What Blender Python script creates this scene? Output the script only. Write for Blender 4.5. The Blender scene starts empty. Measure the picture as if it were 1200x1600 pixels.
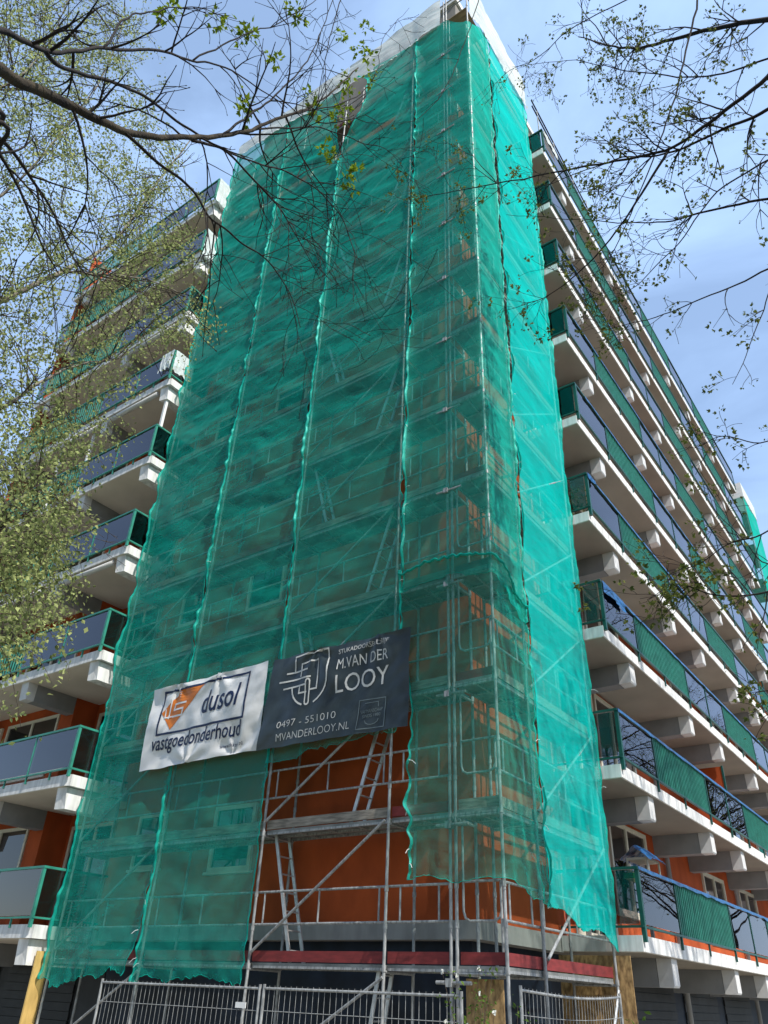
import bpy, bmesh, math, random
from mathutils import Vector, Matrix, noise, Quaternion
R = math.radians
random.seed(7)
S = bpy.context.scene
COL = S.collection

# ------------------------------------------------------------------ camera
cam_d = bpy.data.cameras.new("camera"); cam = bpy.data.objects.new("camera", cam_d); COL.objects.link(cam)
CAM = Vector((0, 0, 1.65))
RT = Vector((0.81324833, 0.5806837, 0.03786273)).normalized()
DN = Vector((-0.28682856, 0.45661567, -0.84215884)).normalized()
FW = Vector((-0.50631662, 0.67402416, 0.5378986)).normalized()
cam.matrix_world = Matrix(((RT.x, -DN.x, -FW.x, CAM.x), (RT.y, -DN.y, -FW.y, CAM.y), (RT.z, -DN.z, -FW.z, CAM.z), (0, 0, 0, 1)))
FPX = 1189.76
cam_d.sensor_fit = 'VERTICAL'; cam_d.sensor_height = 36; cam_d.lens = 36 * FPX / 1600
cam_d.clip_start = 0.05; cam_d.clip_end = 2000
S.camera = cam

# ------------------------------------------------------------------ light
SUN_EL, SUN_A = 50.0, -14.0                       # azimuth measured from +X
sd = Vector((math.cos(R(SUN_EL)) * math.cos(R(SUN_A)), math.cos(R(SUN_EL)) * math.sin(R(SUN_A)), math.sin(R(SUN_EL))))
sun_d = bpy.data.lights.new("sun", 'SUN'); sun_d.energy = 5.0; sun_d.angle = R(0.53); sun_d.color = (1.0, 0.955, 0.88)
sun = bpy.data.objects.new("sun", sun_d); COL.objects.link(sun)
sun.rotation_mode = 'QUATERNION'; sun.rotation_quaternion = sd.to_track_quat('Z', 'Y'); sun.location = (20, 0, 60)

W = bpy.data.worlds.new("World"); S.world = W; W.use_nodes = True
nt = W.node_tree; nt.nodes.clear()
def wn(t, **k):
    n = nt.nodes.new(t)
    for a, b in k.items(): setattr(n, a, b)
    return n
out = wn('ShaderNodeOutputWorld'); bg = wn('ShaderNodeBackground'); bg.inputs['Strength'].default_value = 0.15
sky = wn('ShaderNodeTexSky', sky_type='NISHITA', sun_disc=False)
sky.sun_elevation = R(SUN_EL); sky.sun_rotation = math.atan2(sd.x, sd.y); sky.air_density = 1.0; sky.dust_density = 0.8; sky.ozone_density = 1.5
tc = wn('ShaderNodeTexCoord'); mp = wn('ShaderNodeMapping'); mp.inputs['Scale'].default_value = (1.2, 2.2, 3.2); mp.inputs['Rotation'].default_value = (0.2, 0.3, 0.6)
nz = wn('ShaderNodeTexNoise'); nz.inputs['Scale'].default_value = 1.6; nz.inputs['Detail'].default_value = 7; nz.inputs['Roughness'].default_value = 0.55; nz.inputs['Distortion'].default_value = 0.5
rp = wn('ShaderNodeValToRGB'); rp.color_ramp.elements[0].position = 0.36; rp.color_ramp.elements[0].color = (0.42, 0.42, 0.42, 1); rp.color_ramp.elements[1].position = 0.74; rp.color_ramp.elements[1].color = (1.0, 1.0, 1.0, 1)
mx = wn('ShaderNodeMixRGB'); mx.inputs['Color2'].default_value = (3.5, 5.1, 7.9, 1)
L = nt.links.new
dp = wn('ShaderNodeVectorMath', operation='DOT_PRODUCT'); dp.inputs[1].default_value = Vector((-0.35, 0.90, 0.25)).normalized()
mr = wn('ShaderNodeMapRange'); mr.inputs['From Min'].default_value = -0.25; mr.inputs['From Max'].default_value = 0.5; mr.inputs['To Min'].default_value = 0.12; mr.inputs['To Max'].default_value = 1.0
mm = wn('ShaderNodeMath', operation='MULTIPLY')
L(tc.outputs['Generated'], dp.inputs[0]); L(dp.outputs['Value'], mr.inputs['Value']); L(mr.outputs['Result'], mm.inputs[1])
L(tc.outputs['Generated'], mp.inputs['Vector']); L(mp.outputs['Vector'], nz.inputs['Vector']); L(nz.outputs['Fac'], rp.inputs['Fac'])
L(rp.outputs['Color'], mm.inputs[0]); L(mm.outputs[0], mx.inputs['Fac']); L(sky.outputs['Color'], mx.inputs['Color1']); L(mx.outputs['Color'], bg.inputs['Color']); L(bg.outputs['Background'], out.inputs['Surface'])

S.view_settings.view_transform = 'Standard'; S.view_settings.look = 'None'; S.view_settings.gamma = 1; S.view_settings.exposure = 0.25
S.render.engine = 'CYCLES'
S.cycles.max_bounces = 7; S.cycles.diffuse_bounces = 4; S.cycles.glossy_bounces = 3; S.cycles.transmission_bounces = 4; S.cycles.transparent_max_bounces = 40
S.cycles.use_denoising = True

# ------------------------------------------------------------------ materials
def mat(name, col, rough=0.7, var=0.12, scale=3.0, metal=0.0, bump=0.0, bscale=40.0, col2=None, stretch=(1, 1, 1), lo=0.35, hi=0.65, spec=0.3, detail=6):
    m = bpy.data.materials.new(name); m.use_nodes = True
    t = m.node_tree; p = t.nodes['Principled BSDF']
    p.inputs['Roughness'].default_value = rough; p.inputs['Metallic'].default_value = metal
    p.inputs['Specular IOR Level'].default_value = spec
    tc = t.nodes.new('ShaderNodeTexCoord'); mp = t.nodes.new('ShaderNodeMapping'); mp.inputs['Scale'].default_value = stretch
    t.links.new(tc.outputs['Object'], mp.inputs['Vector'])
    n = t.nodes.new('ShaderNodeTexNoise'); n.inputs['Scale'].default_value = scale; n.inputs['Detail'].default_value = detail
    t.links.new(mp.outputs['Vector'], n.inputs['Vector'])
    r = t.nodes.new('ShaderNodeValToRGB')
    c2 = col2 or tuple(c * (1 - 2.2 * var) for c in col)
    r.color_ramp.elements[0].position = lo; r.color_ramp.elements[0].color = (*c2, 1)
    r.color_ramp.elements[1].position = hi; r.color_ramp.elements[1].color = (*col, 1)
    t.links.new(n.outputs['Fac'], r.inputs['Fac']); t.links.new(r.outputs['Color'], p.inputs['Base Color'])
    if bump:
        b = t.nodes.new('ShaderNodeBump'); b.inputs['Strength'].default_value = bump; b.inputs['Distance'].default_value = 0.02
        n2 = t.nodes.new('ShaderNodeTexNoise'); n2.inputs['Scale'].default_value = bscale; n2.inputs['Detail'].default_value = 4
        t.links.new(mp.outputs['Vector'], n2.inputs['Vector']); t.links.new(n2.outputs['Fac'], b.inputs['Height']); t.links.new(b.outputs['Normal'], p.inputs['Normal'])
    return m

def net_mat(name, col, base_op=0.62, weave=0.13, patch=0.07, trl=0.35, bump=0.10):
    m = bpy.data.materials.new(name); m.use_nodes = True
    t = m.node_tree; t.nodes.clear(); N = t.nodes.new; K = t.links.new
    o = N('ShaderNodeOutputMaterial'); mix = N('ShaderNodeMixShader'); tr = N('ShaderNodeBsdfTransparent')
    tr.inputs['Color'].default_value = (0.86, 0.97, 0.93, 1)
    df = N('ShaderNodeBsdfDiffuse'); tl = N('ShaderNodeBsdfTranslucent'); gl = N('ShaderNodeBsdfGlossy'); gl.inputs['Roughness'].default_value = 0.42
    m2 = N('ShaderNodeMixShader'); m2.inputs['Fac'].default_value = trl
    m3 = N('ShaderNodeMixShader'); m3.inputs['Fac'].default_value = 0.035
    tc = N('ShaderNodeTexCoord')
    def nz(scale, st, det=4, dist=0.0):
        mp = N('ShaderNodeMapping'); mp.inputs['Scale'].default_value = st; K(tc.outputs['Object'], mp.inputs['Vector'])
        n = N('ShaderNodeTexNoise'); n.inputs['Scale'].default_value = scale; n.inputs['Detail'].default_value = det; n.inputs['Distortion'].default_value = dist
        K(mp.outputs['Vector'], n.inputs['Vector']); return n.outputs['Fac']
    def ma(op, a, b, clamp=False):
        n = N('ShaderNodeMath'); n.operation = op; n.use_clamp = clamp
        for i, v in enumerate((a, b)):
            if isinstance(v, (int, float)): n.inputs[i].default_value = v
            else: K(v, n.inputs[i])
        return n.outputs[0]
    w1 = nz(1.0, (7, 7, 34), 3); w2 = nz(1.0, (22, 22, 1.6), 3); pt = nz(0.8, (1, 1, 0.7), 5, 0.8); cr = nz(1.0, (1.4, 1.4, 9), 5, 1.5)
    a = ma('ADD', base_op - 0.5 * (weave + 0.6 * weave + 2 * patch), ma('MULTIPLY', w1, weave))
    a = ma('ADD', a, ma('MULTIPLY', w2, 0.6 * weave)); a = ma('ADD', a, ma('MULTIPLY', pt, patch)); a = ma('ADD', a, ma('MULTIPLY', cr, patch), True)
    # threads cover more of what lies behind the more obliquely the cloth is seen (and the sun meets it)
    ge = N('ShaderNodeNewGeometry'); vd = N('ShaderNodeVectorMath'); vd.operation = 'DOT_PRODUCT'; K(ge.outputs['Incoming'], vd.inputs[0]); K(ge.outputs['Normal'], vd.inputs[1])
    cs = ma('MAXIMUM', ma('ABSOLUTE', vd.outputs['Value'], 0), 0.1)
    a = ma('SUBTRACT', 1.0, ma('POWER', ma('SUBTRACT', 1.0, a, True), ma('DIVIDE', 1.0, cs)), True)
    K(a, mix.inputs['Fac'])
    rp = N('ShaderNodeValToRGB'); rp.color_ramp.elements[0].position = 0.35; rp.color_ramp.elements[1].position = 0.68
    rp.color_ramp.elements[0].color = (col[0] * 0.8, col[1] * 0.9, col[2] * 0.9, 1); rp.color_ramp.elements[1].color = (*col, 1)
    K(cr, rp.inputs['Fac'])
    for s in (df, tl): K(rp.outputs['Color'], s.inputs['Color'])
    bp = N('ShaderNodeBump'); bp.inputs['Strength'].default_value = bump; bp.inputs['Distance'].default_value = 0.03
    K(ma('ADD', cr, ma('MULTIPLY', w1, 0.15)), bp.inputs['Height'])
    for s in (df, tl, gl): K(bp.outputs['Normal'], s.inputs['Normal'])
    gl.inputs['Color'].default_value = (0.35, 0.9, 0.85, 1)
    K(df.outputs[0], m2.inputs[1]); K(tl.outputs[0], m2.inputs[2]); K(m2.outputs[0], m3.inputs[1]); K(gl.outputs[0], m3.inputs[2])
    K(tr.outputs[0], mix.inputs[1]); K(m3.outputs[0], mix.inputs[2]); K(mix.outputs[0], o.inputs['Surface'])
    return m

def glass_mat(name, tint, refl=1.0, ior=1.55, rough=0.015):
    m = bpy.data.materials.new(name); m.use_nodes = True
    t = m.node_tree; t.nodes.clear(); N = t.nodes.new; K = t.links.new
    o = N('ShaderNodeOutputMaterial'); mix = N('ShaderNodeMixShader'); tr = N('ShaderNodeBsdfTransparent'); gl = N('ShaderNodeBsdfGlossy')
    tr.inputs['Color'].default_value = (*tint, 1); gl.inputs['Color'].default_value = (0.92, 0.88, 0.90, 1); gl.inputs['Roughness'].default_value = rough
    fr = N('ShaderNodeFresnel'); fr.inputs['IOR'].default_value = ior
    mu = N('ShaderNodeMath'); mu.operation = 'MULTIPLY'; mu.use_clamp = True; mu.inputs[1].default_value = refl
    tc = N('ShaderNodeTexCoord'); n = N('ShaderNodeTexNoise'); n.inputs['Scale'].default_value = 0.9; n.inputs['Detail'].default_value = 1
    b = N('ShaderNodeBump'); b.inputs['Strength'].default_value = 0.08; b.inputs['Distance'].default_value = 0.02
    K(tc.outputs['Object'], n.inputs['Vector']); K(n.outputs['Fac'], b.inputs['Height']); K(b.outputs['Normal'], gl.inputs['Normal'])
    K(fr.outputs[0], mu.inputs[0]); K(mu.outputs[0], mix.inputs['Fac']); K(tr.outputs[0], mix.inputs[1]); K(gl.outputs[0], mix.inputs[2]); K(mix.outputs[0], o.inputs['Surface'])
    return m

def leaf_mat(name, c1, c2, trl=0.45):
    m = bpy.data.materials.new(name); m.use_nodes = True
    t = m.node_tree; t.nodes.clear(); N = t.nodes.new; K = t.links.new
    o = N('ShaderNodeOutputMaterial'); df = N('ShaderNodeBsdfDiffuse'); tl = N('ShaderNodeBsdfTranslucent'); mix = N('ShaderNodeMixShader'); mix.inputs['Fac'].default_value = trl
    g = N('ShaderNodeNewGeometry'); r = N('ShaderNodeValToRGB'); r.color_ramp.elements[0].color = (*c1, 1); r.color_ramp.elements[1].color = (*c2, 1)
    K(g.outputs['Random Per Island'], r.inputs['Fac']); K(r.outputs['Color'], df.inputs['Color']); K(r.outputs['Color'], tl.inputs['Color'])
    K(df.outputs[0], mix.inputs[1]); K(tl.outputs[0], mix.inputs[2]); K(mix.outputs[0], o.inputs['Surface'])
    return m

M = {}
M['conc'] = mat('painted_concrete', (0.80, 0.80, 0.78), 0.75, 0.15, 2.2, stretch=(3.2, 3.2, 0.45), bump=0.12, bscale=60)
M['soffit'] = mat('soffit_paint', (0.66, 0.60, 0.51), 0.85, 0.06, 1.2)
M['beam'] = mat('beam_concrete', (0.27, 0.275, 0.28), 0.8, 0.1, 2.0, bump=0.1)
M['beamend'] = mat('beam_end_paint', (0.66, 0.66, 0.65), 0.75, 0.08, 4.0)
M['orange'] = mat('orange_render', (0.48, 0.088, 0.020), 0.85, 0.17, 1.4, bump=0.25, bscale=90, stretch=(1, 1, 0.6))
M['band'] = mat('plinth_concrete', (0.34, 0.33, 0.31), 0.85, 0.1, 2.5, bump=0.15, stretch=(2, 2, 0.6))
M['parapet'] = mat('parapet_plaster', (0.24, 0.22, 0.19), 0.85, 0.12, 1.5)
M['navy'] = mat('navy_cladding', (0.012, 0.022, 0.042), 0.6, 0.25, 2.5)
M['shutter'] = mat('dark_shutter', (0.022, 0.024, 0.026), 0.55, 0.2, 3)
M['cream'] = mat('cream_window_frame', (0.62, 0.58, 0.48), 0.5, 0.06, 5)
M['pane'] = glass_mat('window_glass', (0.05, 0.055, 0.06), 1.6, 1.5, 0.01)
M['pane_backing'] = mat('curtain_cloth', (0.3, 0.29, 0.27), 0.9, 0.3, 6, stretch=(8, 8, 0.2))
M['green'] = mat('green_rail_paint', (0.008, 0.085, 0.065), 0.4, 0.15, 6, spec=0.5)
M['teal'] = mat('teal_rail_paint', (0.035, 0.26, 0.19), 0.42, 0.12, 5, spec=0.5)
M['tintglass'] = glass_mat('smoked_glass', (0.55, 0.51, 0.52), 1.3, 1.5, 0.012)
M['tintglass_left'] = glass_mat('smoked_glass_dark', (0.58, 0.54, 0.56), 2.1, 1.5, 0.012)
M['film'] = mat('blue_film', (0.014, 0.14, 0.38), 0.3, 0.25, 14, bump=0.5, bscale=30, spec=0.6)
M['steel'] = mat('galvanised_steel', (0.40, 0.41, 0.41), 0.55, 0.22, 9, metal=0.25, stretch=(3, 3, 1))
M['alu'] = mat('aluminium', (0.62, 0.63, 0.63), 0.4, 0.1, 8, metal=0.6)
M['deck'] = mat('deck_steel', (0.28, 0.29, 0.28), 0.6, 0.2, 4, metal=0.25)
M['greywood'] = mat('weathered_board', (0.36, 0.32, 0.27), 0.85, 0.25, 3, stretch=(1.2, 8, 8), bump=0.3)
M['redwood'] = mat('red_toe_board', (0.22, 0.032, 0.032), 0.7, 0.22, 4, stretch=(1.2, 1.2, 5), col2=(0.15, 0.025, 0.025))
M['osb'] = mat('osb_board', (0.55, 0.36, 0.16), 0.8, 0.2, 16, col2=(0.13, 0.075, 0.032), stretch=(1, 1, 0.45), lo=0.3, hi=0.7)
M['yellowboard'] = mat('yellow_ply', (0.62, 0.42, 0.14), 0.7, 0.12, 10, stretch=(1, 1, 0.3))
M['net'] = net_mat('debris_net', (0.014, 0.57, 0.44), 0.275)
M['netsunlit'] = net_mat('debris_net_sunlit_tone', (0.001, 0.76, 0.68), 0.28, 0.06)  # same netting, colour brightened to carry the sunlit side
M['netlow'] = net_mat('debris_net_lower', (0.012, 0.48, 0.36), 0.21)
M['hem'] = net_mat('net_hem', (0.008, 0.44, 0.35), 0.75, 0.05, 0.2)
M['whitetarp'] = net_mat('white_sheeting', (0.88, 0.88, 0.88), 0.97, 0.01, 0.02, 0.3, 0.5)
M['bannerwhite'] = mat('white_pvc', (0.74, 0.74, 0.73), 0.38, 0.05, 2.0, bump=0.25, bscale=5, spec=0.55)
M['bannerdark'] = mat('slate_pvc', (0.036, 0.050, 0.054), 0.36, 0.3, 1.6, bump=0.35, bscale=5, spec=0.55)
M['inknavy'] = mat('navy_ink', (0.012, 0.024, 0.075), 0.45, 0.05, 3)
M['inkorange'] = mat('orange_ink', (0.72, 0.20, 0.022), 0.42, 0.08, 3)
M['inkwhite'] = mat('white_ink', (0.62, 0.62, 0.59), 0.5, 0.05, 3)
M['inkgrey'] = mat('grey_ink', (0.15, 0.19, 0.20), 0.5, 0.1, 3)
M['bark'] = mat('mossy_bark', (0.055, 0.042, 0.024), 0.95, 0.3, 5, col2=(0.015, 0.011, 0.008), stretch=(1, 1, 1), bump=0.8, bscale=30)
M['barkdark'] = mat('dark_bark', (0.022, 0.017, 0.015), 0.9, 0.2, 12, bump=0.5)
M['birchbark'] = mat('birch_bark', (0.28, 0.25, 0.2), 0.9, 0.3, 7, col2=(0.05, 0.042, 0.035), bump=0.4)
M['birchtwig'] = mat('birch_twig', (0.10, 0.075, 0.055), 0.9, 0.2, 9)
M['birchleaf'] = leaf_mat('birch_leaf', (0.11, 0.14, 0.05), (0.50, 0.55, 0.22), 0.45)
M['mapleleaf'] = leaf_mat('maple_leaf', (0.10, 0.17, 0.012), (0.26, 0.33, 0.03), 0.5)
M['mapledull'] = leaf_mat('maple_leaf_dull', (0.05, 0.075, 0.02), (0.20, 0.22, 0.06), 0.45)
M['shrubleaf'] = leaf_mat('shrub_leaf', (0.05, 0.10, 0.02), (0.16, 0.24, 0.05), 0.4)
M['petal'] = leaf_mat('petal', (0.75, 0.75, 0.68), (0.85, 0.85, 0.8), 0.3)
M['grass'] = mat('ground_grass', (0.11, 0.12, 0.055), 0.95, 0.25, 0.6, bump=0.5, bscale=10)
M['paving'] = mat('ground_paving', (0.36, 0.33, 0.28), 0.9, 0.12, 1.5)
M['white'] = mat('white_plastic', (0.78, 0.78, 0.77), 0.5, 0.05, 4)
M['plank'] = mat('plywood_deck', (0.42, 0.30, 0.18), 0.8, 0.2, 3, stretch=(1, 6, 6))
M['concblock'] = mat('concrete_foot', (0.3, 0.3, 0.29), 0.9, 0.1, 8)
M['pot'] = mat('plant_pot', (0.25, 0.09, 0.05), 0.8, 0.1, 8)
M['greentray'] = mat('green_tray', (0.02, 0.24, 0.10), 0.5, 0.1, 6)
M['awning'] = mat('awning_roll', (0.60, 0.60, 0.58), 0.6, 0.08, 5, stretch=(0.4, 3, 3))

# ------------------------------------------------------------------ mesh helpers
class MB:
    def __init__(s): s.v = []; s.f = []; s.m = []
    def add(s, vs, fs, mi=0):
        b = len(s.v); s.v += [tuple(v) for v in vs]
        for f in fs: s.f.append(tuple(b + i for i in f)); s.m.append(mi)
    def box(s, x0, x1, y0, y1, z0, z1, mi=0):
        s.add([(x0, y0, z0), (x1, y0, z0), (x1, y1, z0), (x0, y1, z0), (x0, y0, z1), (x1, y0, z1), (x1, y1, z1), (x0, y1, z1)],
              [(3, 2, 1, 0), (4, 5, 6, 7), (0, 1, 5, 4), (1, 2, 6, 5), (2, 3, 7, 6), (3, 0, 4, 7)], mi)
    def bar(s, p0, p1, w, h, up=(0, 0, 1), mi=0):
        p0 = Vector(p0); p1 = Vector(p1); d = (p1 - p0).normalized(); u = Vector(up)
        a = d.cross(u)
        if a.length < 1e-4: a = d.cross(Vector((0, 1, 0)))
        a.normalize(); b = a.cross(d).normalized(); a = a * w / 2; b = b * h / 2
        s.add([p0 - a - b, p0 + a - b, p0 + a + b, p0 - a + b, p1 - a - b, p1 + a - b, p1 + a + b, p1 - a + b],
              [(3, 2, 1, 0), (4, 5, 6, 7), (0, 1, 5, 4), (1, 2, 6, 5), (2, 3, 7, 6), (3, 0, 4, 7)], mi)
    def tube(s, pts, r, seg=8, mi=0, cap=True):
        pts = [Vector(p) for p in pts]; n = len(pts)
        rs = r if isinstance(r, (list, tuple)) else [r] * n
        d0 = (pts[1] - pts[0]).normalized(); ref = Vector((0, 0, 1)) if abs(d0.z) < 0.9 else Vector((1, 0, 0))
        a = d0.cross(ref).normalized(); b0 = len(s.v)
        for i, p in enumerate(pts):
            d = (pts[min(i + 1, n - 1)] - pts[max(i - 1, 0)])
            if d.length < 1e-9: d = d0
            d.normalize(); a = (a - d * a.dot(d))
            if a.length < 1e-6: a = d.orthogonal()
            a.normalize(); b = d.cross(a)
            for k in range(seg):
                t = 2 * math.pi * k / seg; s.v.append(tuple(p + (a * math.cos(t) + b * math.sin(t)) * rs[i]))
        for i in range(n - 1):
            for k in range(seg):
                k2 = (k + 1) % seg; q = b0 + i * seg
                s.f.append((q + k, q + k2, q + seg + k2, q + seg + k)); s.m.append(mi)
        if cap:
            s.f.append(tuple(b0 + k for k in range(seg))[::-1]); s.m.append(mi)
            s.f.append(tuple(b0 + (n - 1) * seg + k for k in range(seg))); s.m.append(mi)
    def build(s, name, mats, parent=None, origin=(0, 0, 0), smooth=False, label=None):
        me = bpy.data.meshes.new(name); o = Vector(origin)
        me.from_pydata([(v[0] - o.x, v[1] - o.y, v[2] - o.z) for v in s.v], [], s.f)
        ms = mats if isinstance(mats, (list, tuple)) else [mats]
        for m in ms: me.materials.append(M[m] if isinstance(m, str) else m)
        if len(ms) > 1: me.polygons.foreach_set('material_index', s.m)
        if smooth: me.polygons.foreach_set('use_smooth', [True] * len(me.polygons))
        me.update()
        ob = bpy.data.objects.new(name, me); COL.objects.link(ob)
        put(ob, o, parent)
        if label: ob['label'] = label
        return ob
WL = {}
def put(ob, wloc, parent):
    wloc = Vector(wloc); WL[ob.name] = wloc.copy()
    if parent: ob.parent = parent; ob.location = wloc - WL[parent.name]
    else: ob.location = wloc
def inst(src, wloc, parent, name=None):
    o = src.copy(); COL.objects.link(o); put(o, wloc, parent); return o
def tag(o, label, cat, group=None, kind=None):
    o['label'] = label; o['category'] = cat
    if group: o['group'] = group
    if kind: o['kind'] = kind
    return o
def empty(name, loc, label, cat, group=None):
    o = bpy.data.objects.new(name, None); COL.objects.link(o); o.empty_display_size = 0.2; put(o, loc, None); return tag(o, label, cat, group)
def pxr(x, y):
    return (RT * ((x - 600) / FPX) + DN * ((y - 800) / FPX) + FW)
def px(x, y, dist):                    # a point seen in direction (x, y) at horizontal distance dist from the camera
    d = pxr(x, y); return CAM + d * (dist / math.hypot(d.x, d.y))
def nz3(x, y, z): return noise.noise(Vector((x, y, z)))

# ------------------------------------------------------------------ ground
def sheet(name, x0, x1, y0, y1, z, m):
    b = MB(); b.add([(x0, y0, z), (x1, y0, z), (x1, y1, z), (x0, y1, z)], [(0, 1, 2, 3)]); o = b.build(name, m); o['kind'] = 'structure'; return o
sheet('ground', -900, 900, -900, 900, 0.0, 'grass')
sheet('pavement', -45, 14, 6.4, 60, 0.004, 'paving')
sheet('path', -60, 60, -3.0, 1.5, 0.004, 'paving')

# ------------------------------------------------------------------ apartment building
SH = 2.8
WX, WY = -6.4, 11.35                   # wall planes of the scaffolded corner
XS = -4.95                             # outer face of the right-hand balconies
YE = 37.5
bld = empty('apartment_building', (-12, 16, 0), 'tall orange apartment block with rows of balconies, wrapped in scaffolding at its corner', 'building')
b = MB(); b.box(-15.5, WX, WY, YE, 2.70, 28.0); b.build('wall', 'orange', bld)
b = MB(); b.box(-15.5, WX, WY, YE, 28.0, 31.3); b.box(-17.4, -15.5, 11.5, YE, 28.76, 30.7); b.build('parapet', 'parapet', bld)
b = MB(); b.box(-15.52, WX + 0.02, WY - 0.02, YE + 0.02, 2.44, 2.70); b.build('plinth_band', 'band', bld)
b = MB(); b.box(-15.4, WX - 0.3, WY + 0.3, YE - 0.3, 0, 2.44); b.build('ground_floor_wall', 'navy', bld)
b = MB(); b.box(-15.6, WX + 0.08, WY - 0.08, YE + 0.08, 31.3, 31.6); b.build('roof', 'conc', bld)
# left wing
LXE, LY = -15.55, 9.79
LXF = -23.9
LZ = [2.62 + 2.885 * k for k in range(9)]
b = MB(); b.box(LXF - 0.05, -19.08, 11.45, 16, 2.4, 28.6); b.box(-19.08, -18.5, 11.3, 16, 2.4, 28.6); b.box(-18.5, -15.5, 12.0, 16, 2.4, 28.6)
b.build('wall', 'orange', bld)
b = MB(); b.box(LXF - 0.1, -15.6, 11.40, 16, 28.6, 28.75); b.build('roof', 'conc', bld)
b = MB(); b.box(LXF, -15.5, 11.7, 16, 0, 2.4); b.build('ground_floor_wall', 'shutter', bld)

def window(x0, x1, z0, z1, yy, axis, mull=(), fw=0.07, pane_backing=False, parent=bld, sill=True, pane_m='pane'):
    """frame proud of the wall at yy, seen from -y (axis 'y') or from +x (axis 'x')"""
    fr = MB(); pa = MB(); si = MB()
    def bx(B, a0, a1, d0, d1, c0, c1, mi=0):
        if axis == 'y': B.box(a0, a1, yy - d1, yy - d0, c0, c1, mi)
        else: B.box(yy + d0, yy + d1, a0, a1, c0, c1, mi)
    bx(fr, x0, x0 + fw, -0.02, 0.06, z0, z1); bx(fr, x1 - fw, x1, -0.02, 0.06, z0, z1)
    bx(fr, x0 + fw, x1 - fw, -0.02, 0.06, z1 - fw, z1); bx(fr, x0 + fw, x1 - fw, -0.02, 0.06, z0, z0 + fw)
    for m_ in mull: bx(fr, m_ - fw / 2, m_ + fw / 2, -0.02, 0.055, z0 + fw, z1 - fw)
    bx(pa, x0 + fw, x1 - fw, 0.012, 0.018, z0 + fw, z1 - fw)
    c = ((x0 + x1) / 2, yy, z0) if axis == 'y' else (yy, (x0 + x1) / 2, z0)
    f = fr.build('window', 'cream', parent, origin=c)
    pa.build('pane', pane_m, f, origin=c)
    dk = MB(); bx(dk, x0 + fw, x1 - fw, 0.002, 0.008, z0 + fw, z1 - fw); dk.build('pane_backing', 'pane_backing' if pane_backing else 'shutter', f, origin=c)
    if sill:
        bx(si, x0 - 0.05, x1 + 0.05, 0.0, 0.1, z0 - 0.05, z0 - 0.003); si.build('sill', 'cream', f, origin=c)
    return f
def copy_tree(o, wloc, parent):
    c = inst(o, wloc, parent); off = Vector(wloc) - WL[o.name]
    for ch in list(o.children): copy_tree(ch, WL[ch.name] + off, c)
    return c
# windows behind the net
w1 = window(-12.45, -11.3, 3.6, 4.82, WY, 'y', (), 0.08); w2 = window(-14.85, -13.95, 3.75, 4.85, WY, 'y', (), 0.07)
for k in range(1, 9):
    for w in (w1, w2): copy_tree(w, WL[w.name] + Vector((0, 0, SH * k)), bld)
# right-hand facade windows
rw = [window(14.95, 16.9, 2.75, 5.16, WX, 'x', (15.9,), 0.09, sill=False), window(17.05, 19.4, 3.32, 5.16, WX, 'x', (18.1,), 0.09, True),
      window(23.8, 25.9, 3.3, 4.95, WX, 'x', (24.9,), 0.09), window(27.5, 29.6, 3.3, 4.95, WX, 'x', (28.5,), 0.09, True), window(31.6, 34, 3.3, 4.95, WX, 'x', (32.8,), 0.09)]
for k in range(1, 9):
    for i, w in enumerate(rw[:4] if k > 3 else rw): copy_tree(w, WL[w.name] + Vector((0, 0, SH * k)), bld)
# left-hand facade windows
lw = [window(-21.8, -19.3, 3.35, 4.98, 11.45, 'y', (-20.55,), 0.08, True), window(-18.3, -16.6, 2.68, 4.98, 12.0, 'y', (-17.3,), 0.08, sill=False),
      window(-23.5, -22.1, 2.75, 4.98, 11.45, 'y', (), 0.08, sill=False)]
for k in range(1, 9):
    for w in lw[:3] if k < 4 else lw[:1]: copy_tree(w, WL[w.name] + Vector((0, 0, 2.885 * k)), bld)
# down pipes on the right-hand side
for yy in (15.3, 20.7, 27.0):
    b = MB(); b.tube([(WX + 0.09, yy, 0.0), (WX + 0.09, yy, 27.9)], 0.055, 10); b.build('down_pipe', 'beam', bld, smooth=True)
# garage shutters at ground level
for y0 in (14.9, 18.2, 21.6, 25.0):
    b = MB()
    for i in range(14): b.box(WX - 0.3, WX - 0.27 + 0.012 * (i % 2), y0, y0 + 2.7, 0.05 + i * 0.16, 0.05 + i * 0.16 + 0.15)
    b.build('garage_door', 'shutter', bld)
for x0 in (-19.0, -22.0):
    b = MB()
    for i in range(14): b.box(x0, x0 + 2.6, 11.66 - 0.012 * (i % 2), 11.7, 0.05 + i * 0.16, 0.05 + i * 0.16 + 0.15)
    b.build('garage_door', 'shutter', bld)
for k in range(9):                      # privacy screens and end walls on the left
    b = MB(); b.box(LXF - 0.02, LXF + 0.12, 9.95, 11.45, LZ[k] + 0.003, LZ[k] + 2.6); b.build('partition', 'orange', bld)
for k, yy in ((1, 23.2), (0, 33.0), (2, 33.0), (3, 33.0)):
    b = MB(); b.box(WX, XS - 0.25, yy, yy + 0.03, 2.75 + SH * k, 4.7 + SH * k, 0); b.box(XS - 0.25, XS - 0.2, yy - 0.01, yy + 0.04, 2.75 + SH * k, 4.72 + SH * k, 1)
    b.build('privacy_screen', ['orange', 'green'], bld)

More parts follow.
